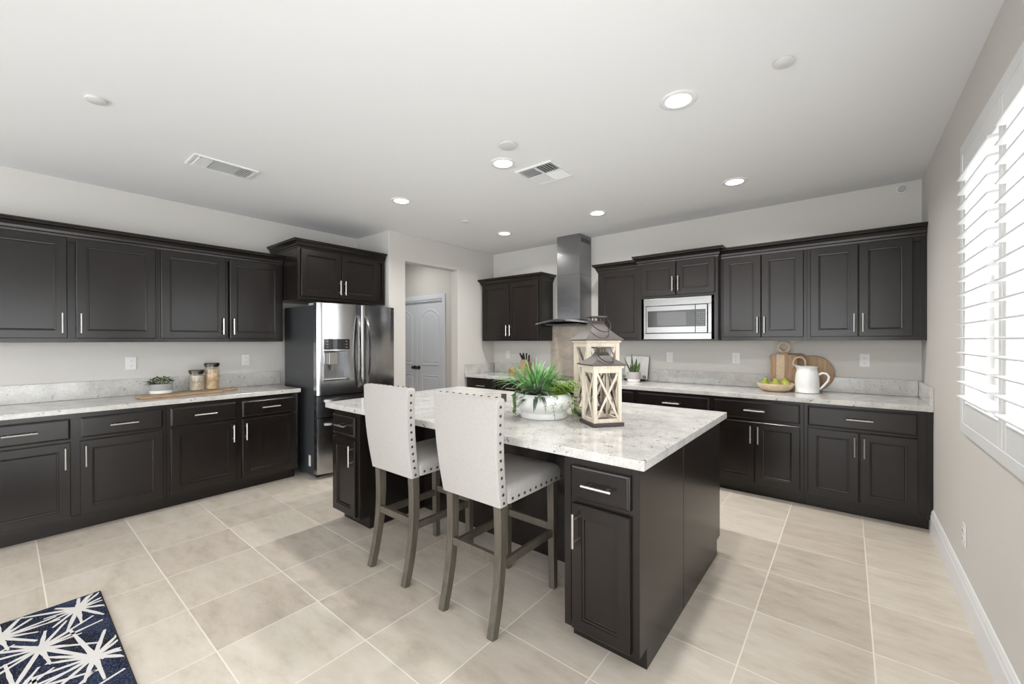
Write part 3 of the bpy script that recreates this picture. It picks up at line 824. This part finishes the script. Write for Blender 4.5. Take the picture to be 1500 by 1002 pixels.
b.build('agave_rosette', AGAVE, t, smooth=True, fixn=False)
def frond(b, base, a, L, rise, droop, w, n=11):
    base = Vector(base); d = Vector((math.cos(a), math.sin(a), 0)); sd = Vector((-d.y, d.x, 0))
    pts = [base+d*L*(i/n)+Vector((0, 0, rise*math.sin(PI*.5*min(1, i/n*1.6))-droop*(i/n)**2)) for i in range(n+1)]
    for p in pts: p.z = max(p.z, .014)
    b.tube(pts, [.0016]*(n+1), 4)
    for i in range(1, n+1):
        ww = w*math.sin(PI*(.15+.8*i/n))
        for s_ in (-1, 1): b.blade(pts[i], pts[i]+sd*s_*ww+d*ww*.35+Vector((0, 0, -.004)), .004, .010, 3)
b = MB()
for i in range(60):
    a = R(random.uniform(-75, 95)); cx, cy = pol(.08, R(10), 0)[:2]
    frond(b, (cx+random.uniform(-.05, .05), cy+random.uniform(-.05, .05), .135), a, random.uniform(.06, .14), random.uniform(.03, .11), random.uniform(.0, .05), random.uniform(.022, .036), 9)
for a, L, dp in ((-38, .12, .14), (-20, .13, .17), (0, .14, .16), (-52, .10, .10), (20, .15, .15)):
    frond(b, pol(.10, R(a), .14), R(a), L, .02, dp, .022, 12)
b.build('fern', FERN, t, smooth=True, fixn=False)
b = MB()
def strand(a, r0, zbot, jit):
    z = .15; x, y, _ = pol(r0, R(a), 0)
    pts = [pol(.12, R(a), .145), pol(r0-.02, R(a), .155)]
    k = 0
    while z > zbot:
        z -= .011; k += 1
        pts.append((x+random.uniform(-jit, jit), y+random.uniform(-jit, jit), z))
    b.tube(pts, .0012, 4)
    for p in pts:
        for _ in range(2): b.ball((p[0]+random.uniform(-.008, .008), p[1]+random.uniform(-.008, .008), p[2]+random.uniform(-.004, .004)), random.uniform(.0040, .0062), 6, 4)
for a, zb in ((212, .03), (216, .022), (221, .04), (226, .06), (232, .09), (206, .05)): strand(a, .187, zb, .004)
b.build('trailing_pearls', PEARL, t, smooth=True)
b = MB()
for a in range(18, 66, 6):
    for z in (.03, .05, .075, .10, .125):
        c = pol(.192+random.uniform(0, .012), R(a+random.uniform(-3, 3)), z)
        for _ in range(2):
            q = random.uniform(0, 2*PI); b.blade(c, (c[0]+.022*math.cos(q), c[1]+.022*math.sin(q), c[2]-.012), .004, .012, 3)
b.build('trailing_ivy', PEARL, t, smooth=True, fixn=False)
b = MB()
for i in range(9):
    a = R(205+random.uniform(-12, 12)); q = random.uniform(0, 2*PI); c = pol(.13, a, .16+random.uniform(-.01, .02))
    b.blade(c, (c[0]+.04*math.cos(q), c[1]+.04*math.sin(q), c[2]+random.uniform(-.01, .025)), .006, .016, 4)
b.build('rust_leaves', RUST, t, smooth=True, fixn=False)

t = thing('votive_cup', (-2.095, 2.478, .9145), 'small dark ribbed cylinder cup on island left of planter', 'cup')
b = MB(); seg = 28
rings = []
for r_, z in ((.020, 0), (.022, .002), (.022, .058), (.019, .058), (.019, .012)):
    rings.append([(r_*(1-.06*(k % 2))*math.cos(2*PI*k/seg), r_*(1-.06*(k % 2))*math.sin(2*PI*k/seg), z) for k in range(seg)])
b.loft(rings); b.build('ribbed_body', mat('bronze_glass', (.05, .045, .03), .25), t)
b = MB(); b.tube([(0, 0, .013), (0, 0, .04)], .017, 16); b.build('candle', PAPER, t)

# ------------------------------------------------------------------ left counter still life
t = thing('serving_board', (-4.63, 1.02, .9125), 'long wooden serving board on left counter under the jars', 'serving board', rz=R(97))
b = MB(); pts = []
L2, W2 = .30, .088
out = [(-L2, -W2), (L2-.02, -W2), (L2, -W2+.02), (L2, -.022), (L2+.13, -.018), (L2+.145, 0), (L2+.13, .018), (L2, .022), (L2, W2-.02), (L2-.02, W2), (-L2, W2), (-L2-.012, W2-.02), (-L2-.012, -W2+.02)]
b.poly(out, 0, .019); b.build('board', BOARD, t, bevel=.004)
zt_ = .9125+.0195
t = thing('herb_pot', (-4.70, .880, zt_), 'small two-tone grey pot of green herbs on serving board', 'potted plant')
b = MB(); b.lathe([(.001, 0), (.066, 0), (.078, .006), (.080, .031)], seg=32); b.build('pot_base', CERAM, t, smooth=True, ang=40)
b = MB(); b.lathe([(.080, .0313), (.081, .034), (.082, .086), (.080, .088), (.074, .086), (.073, .07), (.001, .07)], seg=32); b.build('pot_rim', GREYC, t, smooth=True, ang=40)
b = MB(); random.seed(3)
for i in range(190):
    a = random.uniform(0, 2*PI); r_ = .085*math.sqrt(random.random()); z = .085+.068*(1-(r_/.1)**2)*random.uniform(.35, 1.1)
    q = random.uniform(0, 2*PI); c = (r_*math.cos(a), r_*math.sin(a), z)
    b.blade(c, (c[0]+.026*math.cos(q), c[1]+.026*math.sin(q), z+random.uniform(-.006, .018)), .004, .013, 3)
for i in range(14):
    a = R(-95+random.uniform(-45, 45)); c = (.06*math.cos(a), .06*math.sin(a), .09)
    b.blade(c, (.125*math.cos(a), .125*math.sin(a), .09+random.uniform(-.02, .02)), .01, .012, 4)
for i in range(14):
    a = 2*PI*i/14; b.tube([(.03*math.cos(a), .03*math.sin(a), .07), (.05*math.cos(a), .05*math.sin(a), .105)], .0015, 4)
b.build('foliage', HERB, t, smooth=True, fixn=False)
def jar(loc, h, r_, fill, label):
    t = thing('storage_jar', loc, label, 'jar', 'glass jars on the serving board')
    b = MB(); b.lathe([(.001, 0), (r_*.94, 0), (r_, .006), (r_, h-.02), (r_*.96, h-.008), (r_*.96, h)], seg=32); b.build('glass', JARG, t, smooth=True, ang=40)
    hf = h*.86; b = MB(); seg = 28; rings = []
    rr = random.Random(int(h*1000))
    nz = 16
    for i in range(nz+1):
        rings.append([((r_-.004-rr.random()*.0035)*math.cos(2*PI*(k+.5*(i % 2))/seg), (r_-.004-rr.random()*.0035)*math.sin(2*PI*(k+.5*(i % 2))/seg), .005+(hf-.005)*i/nz+(0 if i in (0, ) else rr.uniform(-.002, .002))) for k in range(seg)])
    b.loft(rings); o = b.build('contents', fill, t); o['kind'] = 'stuff'
    b = MB(); b.lathe([(.001, h-.012), (r_*.90, h-.012), (r_*.9, h+.0005), (r_*1.02, h+.0008), (r_*1.03, h+.004), (r_*1.03, h+.024), (r_*1.0, h+.027), (.001, h+.027)], seg=32)
    b.build('lid', BRONZE, t, smooth=True, ang=40)
jar((-4.735, 1.145, zt_), .165, .058, OATS, 'shorter glass jar of oats with dark metal lid')
jar((-4.745, 1.268, zt_), .225, .060, PASTA, 'taller glass jar of dry pasta with dark metal lid')

# ------------------------------------------------------------------ back counter, right group
ZB = .9145
t = thing('fruit_bowl', (-.525, 4.555, ZB), 'shallow blonde wooden bowl of pears on back counter', 'bowl')
b = MB(); b.lathe([(.001, 0), (.085, 0), (.112, .010), (.139, .040), (.148, .068), (.146, .074), (.140, .071), (.130, .042), (.10, .018), (.001, .016)], seg=40); b.build('bowl', BLONDE, t, smooth=True, ang=40)
def pear(loc, rz, tilt, label):
    t = thing('pear', loc, label, 'pear', 'pears in the wooden bowl', rot=(tilt, 0, rz))
    prof = [(.001, 0), (.02, .002), (.034, .014), (.040, .032), (.037, .05), (.027, .066), (.019, .080), (.015, .090), (.008, .096), (.001, .097)]
    b = MB(); b.lathe(prof, seg=20); b.build('fruit', PEAR, t, smooth=True, ang=80)
    b = MB(); b.tube([(0, 0, .094), (.003, 0, .108), (.008, 0, .118)], .0022, 6); b.build('stem', BOARDD, t)
pear((-.605, 4.550, ZB+.024), .5, R(8), 'green pear at left in the wooden bowl')
pear((-.510, 4.525, ZB+.024), 2.0, R(-10), 'green pear in the middle of the wooden bowl')
pear((-.445, 4.580, ZB+.026), 3.6, R(14), 'green pear at right in the wooden bowl, beside pitcher')
# boards leaning on the wall
YW = YB-.024
def lean(name, loc, label, tilt, m, fn, holes=None):
    t = thing(name, loc, label, 'cutting board', 'cutting boards leaning on the back wall', rot=(R(-tilt), 0, 0))
    fn(t, m); return t
def ringpts(cx, cz, r_, n=24): return [(cx+r_*math.cos(2*PI*i/n), cz+r_*math.sin(2*PI*i/n)) for i in range(n)]
def annulus(b, cx, cz, r0, r1, y0, y1, n=28):
    b.loft([[(cx+r1*math.cos(2*PI*i/n), y0, cz+r1*math.sin(2*PI*i/n)) for i in range(n)], [(cx+r1*math.cos(2*PI*i/n), y1, cz+r1*math.sin(2*PI*i/n)) for i in range(n)], [(cx+r0*math.cos(2*PI*i/n), y1, cz+r0*math.sin(2*PI*i/n)) for i in range(n)], [(cx+r0*math.cos(2*PI*i/n), y0, cz+r0*math.sin(2*PI*i/n)) for i in range(n)], [(cx+r1*math.cos(2*PI*i/n), y0, cz+r1*math.sin(2*PI*i/n)) for i in range(n)]], False, False)
def paddle(t, m):
    b = MB(); w = .108; h = .335; r_ = .025
    b.xz([(-w, 0), (w, 0), (w, h-r_), (w-r_*.3, h-r_*.3), (w-r_, h), (.038, h), (.034, h+.03), (-.034, h+.03), (-.038, h), (-w+r_, h), (-w+r_*.3, h-r_*.3), (-w, h-r_)], 0, .018)
    b.build('board', BOARDV, t, bevel=.003)
    b = MB(); annulus(b, 0, h+.068, .034, .056, .0, .018); b.build('ring_handle', BLONDE, t, bevel=.003)
    MB().box(-.058, .008, -.0015, .0, .001, h).build('light_stripe', BLONDE, t)
lean('cutting_board', (-.478, 4.708, ZB+.003), 'square paddle cutting board with ring handle behind fruit bowl', 4.5, BOARDV, paddle)
def roundb(t, m):
    b = MB(); n = 40; r_ = .165; b.xz([(r_*math.cos(2*PI*i/n), .165+r_*math.sin(2*PI*i/n)) for i in range(n)], 0, .018); b.build('board', m, t, bevel=.003)
lean('cutting_board', (-.255, 4.7515, ZB+.002), 'round brown cutting board behind the white pitcher', 4.5, BOARDV, roundb)
def tallb(t, m):
    b = MB(); b.xz([(-.085, 0), (.085, 0), (.085, .30), (.06, .345), (-.06, .345), (-.085, .30)], 0, .018); b.build('board', m, t, bevel=.003)
lean('cutting_board', (-.388, 4.7295, ZB+.003), 'dark tall cutting board between paddle board and round board', 4.5, BOARDD, tallb)
t = thing('wooden_scoop', (-.345, 4.690, ZB+.003), 'blonde wooden looped handle leaning behind the pitcher', 'utensil', rot=(R(-3.5), 0, 0))
b = MB(); pts = [(-.055, 0, .23)]
for i in range(11):
    a = PI-PI*i/10; pts.append((.045*math.cos(a)-.005, 0, .268+.045*math.sin(a)))
pts += [(.042, 0, .2), (.046, 0, .005)]
b.tube(pts, .0095, 8); b.build('loop_handle', BLONDE, t, smooth=True)
b = MB(); b.ball((-.055, 0, .222), .014, 10, 6); b.build('knob', BLONDE, t, smooth=True)
# pitcher
t = thing('pitcher', (-.285, 4.580, ZB), 'white ceramic pitcher with loop handle on back counter', 'pitcher')
b = MB(); seg = 40; prof = [(.001, 0, 0), (.086, 0, 0), (.094, .004, 0), (.094, .016, 0), (.090, .020, 0), (.092, .06, 0), (.091, .12, 0), (.086, .17, 0), (.078, .198, 0), (.075, .212, .2), (.079, .228, .7), (.083, .238, 1), (.078, .238, 1), (.071, .222, .6), (.07, .2, 0), (.08, .15, 0), (.08, .02, 0), (.001, .012, 0)]
rings = []
for r_, z, sp in prof:
    pts = []
    for k in range(seg):
        a = 2*PI*k/seg; c = max(0, math.cos(a-R(185)))**6; 
        rr = r_*(1+sp*.38*c); pts.append((rr*math.cos(a), rr*math.sin(a), z+sp*.022*c))
    rings.append(pts)
b.loft(rings, False, False); b.build('body', CERAM, t, smooth=True, ang=50)
b = MB(); pts = [(.083, 0, .165), (.11, 0, .182), (.14, 0, .178), (.158, 0, .150), (.152, 0, .115), (.125, 0, .075), (.098, 0, .042), (.086, 0, .035)]
b.tube(pts, [.010, .010, .010, .010, .0095, .009, .009, .009], 10); b.build('handle', CERAM, t, smooth=True)

# ------------------------------------------------------------------ back counter, left of microwave
t = thing('snake_plant', (-1.915, 4.585, ZB), 'small snake plant in grey pot in front of open book', 'potted plant')
b = MB(); b.lathe([(.001, 0), (.066, 0), (.070, .004), (.072, .032)], seg=32); b.build('pot_base', CERAM, t, smooth=True, ang=40)
b = MB(); b.lathe([(.072, .0323), (.075, .09), (.077, .112), (.074, .114), (.069, .11), (.066, .09), (.001, .09)], seg=32); b.build('pot_rim', mat('taupe_ceramic', (.45, .42, .40), .6), t, smooth=True, ang=40)
b = MB(); random.seed(8)
for (x, y, dx, dz, w) in ((-.01, 0, -.015, .27, .042), (.015, .01, .015, .21, .04), (-.03, .01, -.095, .22, .03), (.03, -.01, .05, .16, .036), (0, -.02, .02, .15, .038), (-.015, -.02, -.02, .13, .036), (.03, .02, .04, .13, .03)):
    b.blade((x, y, .085), (x+dx, y, .09+dz*.88), .0, w, 7, R(90+random.uniform(-35, 35)))
b.build('leaves', SNAKE, t, smooth=True, fixn=False)
t = thing('open_book', (-1.95, 4.728, ZB+.019), 'white open book propped on easel behind snake plant', 'book', rot=(R(-14), 0, 0))
b = MB()
for s_ in (-1, 1):
    rings = []
    for i in range(9):
        a = i/8; x = s_*.140*a; y = -.012*math.sin(PI*min(1, a*1.3))*1.0; rings.append([(x, y-.008, 0), (x, y, 0), (x, y, .27), (x, y-.008, .27)])
    b.loft(rings)
b.build('pages', PAPER, t)
MB().box(-.145, .145, .001, .005, -.004, .274).build('cover', BLK, t)
t = thing('book_easel', (-1.955, 4.725, ZB), 'black scrolled iron easel holding the open book', 'easel')
b = MB()
for s_ in (-1, 1):
    b.tube([(s_*.12, .02, .004), (s_*.12, -.022, .004), (s_*.12, -.028, .02)], .004, 6)
    pts = []
    for i in range(22):
        a = i/21*2.6*PI; r_ = .022*(1-i/26); pts.append((s_*.12+r_*math.sin(a)*s_, -.028, .048-r_*math.cos(a)+.0))
    b.tube(pts, .0035, 6)
b.tube([(-.13, -.028, .012), (.13, -.028, .012)], .006, 6); b.tube([(-.12, .02, .004), (.12, .02, .004)], .004, 6)
b.build('iron_frame', BLK, t, smooth=True)
t = thing('knife_block', (-3.52, 4.62, ZB), 'wooden knife block with dark handles behind the planter', 'knife block')
b = MB(); b.loft([[(-.05, -.09, 0), (.05, -.09, 0), (.05, .09, 0), (-.05, .09, 0)], [(-.05, -.02, .21), (.05, -.02, .21), (.05, .10, .155), (-.05, .10, .155)]]); b.build('block', wood('beech_block', (.28, .18, .10), (.42, .29, .17), .5), t, bevel=.004)
for x, y, z, q in ((-.03, .0, .20, -1), (.0, .0, .20, 0), (.03, .0, .2, 1), (-.03, .06, .175, -1), (.03, .06, .175, 1)):
    b = MB(); b.bar([(x, y, z), (x+q*.028, y-.035, z+.10)], .016, .024); b.build('knife_handle', BLK, t, bevel=.003)
t = thing('amber_canister', (-3.60, 4.45, ZB), 'small amber canister on back counter behind planter grass', 'canister')
b = MB(); b.lathe([(.001, 0), (.05, 0), (.053, .004), (.053, .09), (.045, .098), (.001, .098)], seg=24); b.build('body', RUST, t, smooth=True, ang=40)
b = MB(); b.lathe([(.046, .0985), (.048, .11), (.001, .114)], seg=24); b.build('lid', BOARDV, t, smooth=True, ang=40)

# ------------------------------------------------------------------ rug
X0r, X1r, Y0r, Y1r = -3.222, -1.62, -1.9, .338
t = thing('rug', (X0r, Y1r, 0), 'navy and white abstract rug on tile floor at lower left', 'rug')
MB().box(.006, X1r-X0r-.006, Y0r-Y1r+.006, -.006, .0, .009).build('pile', RUGN, t)
b = MB(); w, h = X1r-X0r, Y1r-Y0r
b.box(0, w, -.006, 0, 0, .0095); b.box(0, w, -h, -h+.006, 0, .0095); b.box(0, .006, -h+.006, -.006, 0, .0095); b.box(w-.006, w, -h+.006, -.006, 0, .0095)
b.build('binding', mat('black_binding', (.012, .012, .013), .9), t)
rr = random.Random(11); b = MB()
stars = []
cols = [(.13, .10), (.39, .24), (.66, .08), (.92, .26), (1.18, .10), (1.44, .25)]
for cx, off in cols:
    k = 0
    while off+k*.25 < h:
        stars.append((cx+rr.uniform(-.03, .03), -(off+k*.25)+rr.uniform(-.02, .02))); k += 1
def stroke(b, x0, y0, x1, y1, w0, w1, z):
    d = Vector((x1-x0, y1-y0)); 
    if d.length < .01: return
    n = Vector((-d.y, d.x)).normalized()
    cl = lambda x, y: (min(max(x, .007), w-.007), min(max(y, -h+.007), -.007))
    q = []
    N = 7
    up_, dn = [], []
    for i in range(N+1):
        a = i/N; ww = (w0+(w1-w0)*a)*(1+rr.uniform(-.22, .22)); px, py = x0+d.x*a, y0+d.y*a
        up_.append(cl(px+n.x*ww/2, py+n.y*ww/2)); dn.append(cl(px-n.x*ww/2, py-n.y*ww/2))
    for i in range(N):
        vs = [b.bm.verts.new((*p, z)) for p in (up_[i], dn[i], dn[i+1], up_[i+1])]
        b._f(vs)
zc = 0
for i, (sx, sy) in enumerate(stars):
    n = 14; a0 = rr.uniform(0, 1)
    for k in range(n):
        a = a0+2*PI*k/n+rr.uniform(-.18, .18)
        L = rr.uniform(.14, .36)*(1.0 if abs(math.sin(a)) < .6 else .75)
        zc += 1; z = .0094+.00006*(zc % 23)
        stroke(b, sx, sy, sx+L*math.cos(a), sy+L*math.sin(a), .021, .010, z)
b.build('white_strokes', RUGW, t)

# ------------------------------------------------------------------ ceiling fixtures
def downlight(x, y, label):
    t = thing('recessed_light', (x, y, ZC), label, 'ceiling light', 'recessed ceiling lights')
    b = MB(); b.lathe([(.066, -.001), (.068, -.006), (.092, -.008), (.098, -.004), (.098, -.0005)], seg=36); b.build('trim_ring', WHITE, t, smooth=True, ang=40)
    b = MB(); b.lathe([(.0665, -.0035), (.001, -.0055)], seg=36); b.build('lens', LENS, t)
    l = bpy.data.lights.new('lamp', 'AREA'); l.shape = 'DISK'; l.size = .12; l.energy = DOWN; l.color = (1, .97, .93); l.spread = R(150)
    o = bpy.data.objects.new('lamp', l); COL.objects.link(o); o.parent = t; o.location = (0, 0, -.012)
    return t
downlight(-.728, 2.362, 'glowing recessed ceiling light over near island end, largest in view')
downlight(-2.003, 2.368, 'glowing recessed ceiling light beside the square ceiling vent')
downlight(-3.285, 2.389, 'glowing recessed ceiling light in front of the refrigerator')
downlight(-3.300, 3.925, 'glowing recessed ceiling light nearest the hall opening')
downlight(-2.027, 3.916, 'glowing recessed ceiling light just right of hood chimney')
downlight(-.736, 3.875, 'glowing recessed ceiling light in front of corner wall cabinets')
# unseen fill lamp, added to brighten the hall behind the opening
l = bpy.data.lights.new('hall_fill', 'AREA'); l.shape = 'DISK'; l.size = .3; l.energy = 9; l.color = (1, .98, .95)
o = bpy.data.objects.new('hall_fill', l); COL.objects.link(o); o.location = (-5.3, 3.65, ZC-.02)
def cplate(x, y, r_, label, name='sprinkler_cover'):
    t = thing(name, (x, y, ZC), label, 'sprinkler cover', 'round plates on the ceiling')
    b = MB(); b.lathe([(r_*.9, -.0005), (r_*.9, -.008), (r_, -.009), (r_, -.012), (r_*.9, -.014), (.001, -.015)], seg=32); b.build('plate', mat('plate_white', (.62, .62, .62), .6), t, smooth=True, ang=40)
cplate(-3.198, .327, .045, 'round white ceiling plate at upper left above rug')
cplate(-.235, 2.352, .045, 'round white ceiling plate near upper right beside window wall')
cplate(-1.79, 2.165, .062, 'round grey ceiling plate next to light by square vent')
cplate(-3.292, 3.245, .040, 'small round ceiling plate between fridge light and hall light')
t = thing('wall_sensor', (.355, YB-.001, 2.664), 'small round sensor high on back wall near right corner', 'sensor')
b = MB(); b.tube([(0, 0, 0), (0, -.012, 0)], .037, 28); b.build('rim', PLAST, t); b = MB(); b.tube([(0, -.0122, 0), (0, -.03, 0)], .027, 24); b.build('eye', GREYD, t)
# vents
def slat_vent(loc, rz, label):
    t = thing('ceiling_vent', loc, label, 'vent', 'ceiling air vents', rz)
    return t
t = slat_vent((-3.692, 1.062, ZC), 0, 'long rectangular white ceiling vent above left cabinets')
b = MB(); hx, hy = .125, .205
for (a, c, d_, e) in ((-hx, hx, -hy, -hy+.022), (-hx, hx, hy-.022, hy), (-hx, -hx+.022, -hy+.022, hy-.022), (hx-.022, hx, -hy+.022, hy-.022)): b.box(a, c, d_, e, -.012, -.0005)
b.build('frame', WHITE, t, bevel=.003)
MB().box(-hx+.022, hx-.022, -hy+.022, hy-.022, -.0015, -.0006).build('backing', GREYD, t)
def slats(t, x0, x1, y0, y1, n, along, tilt):
    b = MB()
    for k in range(n):
        if along == 'y':
            c = x0+(x1-x0)*(k+.5)/n; b.bar([(c, y0, -.009), (c, y1, -.009)], .0018, .017, side=(math.cos(tilt), 0, math.sin(tilt)))
        else:
            c = y0+(y1-y0)*(k+.5)/n; b.bar([(x0, c, -.009), (x1, c, -.009)], .0018, .017, side=(0, math.cos(tilt), math.sin(tilt)))
    return b.build('slat_bank', WHITE, t)
slats(t, -.1, .1, -.18, -.085, 6, 'x', .9); slats(t, -.1, .1, -.082, .082, 9, 'y', .9); slats(t, -.1, .1, .085, .18, 6, 'x', -.9)
t = slat_vent((-1.862, 2.712, ZC), 0, 'square four-way white ceiling vent above the island')
b = MB(); hx = .172
for (a, c, d_, e) in ((-hx, hx, -hx, -hx+.02), (-hx, hx, hx-.02, hx), (-hx, -hx+.02, -hx+.02, hx-.02), (hx-.02, hx, -hx+.02, hx-.02), (-.006, .006, -hx+.02, hx-.02), (-hx+.02, hx-.02, -.006, .006)): b.box(a, c, d_, e, -.013, -.0005)
b.build('frame', WHITE, t, bevel=.003)
MB().box(-hx+.02, hx-.02, -hx+.02, hx-.02, -.0015, -.0006).build('backing', mat('vent_dark', (.12, .12, .12), .7), t)
q = hx-.02
slats(t, -q, -.006, -q, -.006, 6, 'x', -.8); slats(t, .006, q, -q, -.006, 6, 'y', .8); slats(t, -q, -.006, .006, q, 6, 'y', -.8); slats(t, .006, q, .006, q, 6, 'x', .8)

# ------------------------------------------------------------------ outlets (front faces local -Y)
def outlet(loc, rz, label, switch=False):
    t = thing('wall_outlet', loc, label, 'outlet', 'white wall outlets', rz)
    MB().box(-.036, .036, -.006, 0, -.058, .058).build('cover_plate', PLAST, t, bevel=.003)
    for z in (-.021, .021):
        b = MB(); b.loft([[(.0165*math.cos(2*PI*k/16), y, z+.0145*math.sin(2*PI*k/16)) for k in range(16)] for y in (-.006, -.0085)]); r_ = b.build('receptacle', WHITE, t)
        b = MB(); b.box(-.0065, -.0045, -.0092, -.008, z-.003, z+.006); b.box(.0045, .0065, -.0092, -.008, z-.003, z+.006); b.tube([(0, -.0092, z-.008), (0, -.008, z-.008)], .0024, 8); b.build('slot', SLOT, r_)
outlet((XL+.0005, .723, 1.197), R(90), 'white outlet on left wall between wall cabinets and herb pot')
outlet((XL+.0005, 1.630, 1.195), R(90), 'white outlet on left wall right of the jars, near refrigerator')
outlet((-3.98, YB-.0005, 1.178), 0, 'white outlet in far left corner left of knife block')
outlet((-1.578, YB-.0005, 1.198), 0, 'white outlet on back wall just right of snake plant')
outlet((-.900, YB-.0005, 1.202), 0, 'white outlet on back wall left of leaning cutting boards')
outlet((.117, YB-.0005, 1.208), 0, 'white outlet on back wall right of the pitcher')
outlet((XR-.0005, 3.165, .372), R(-90), 'white low outlet on right wall above baseboard')
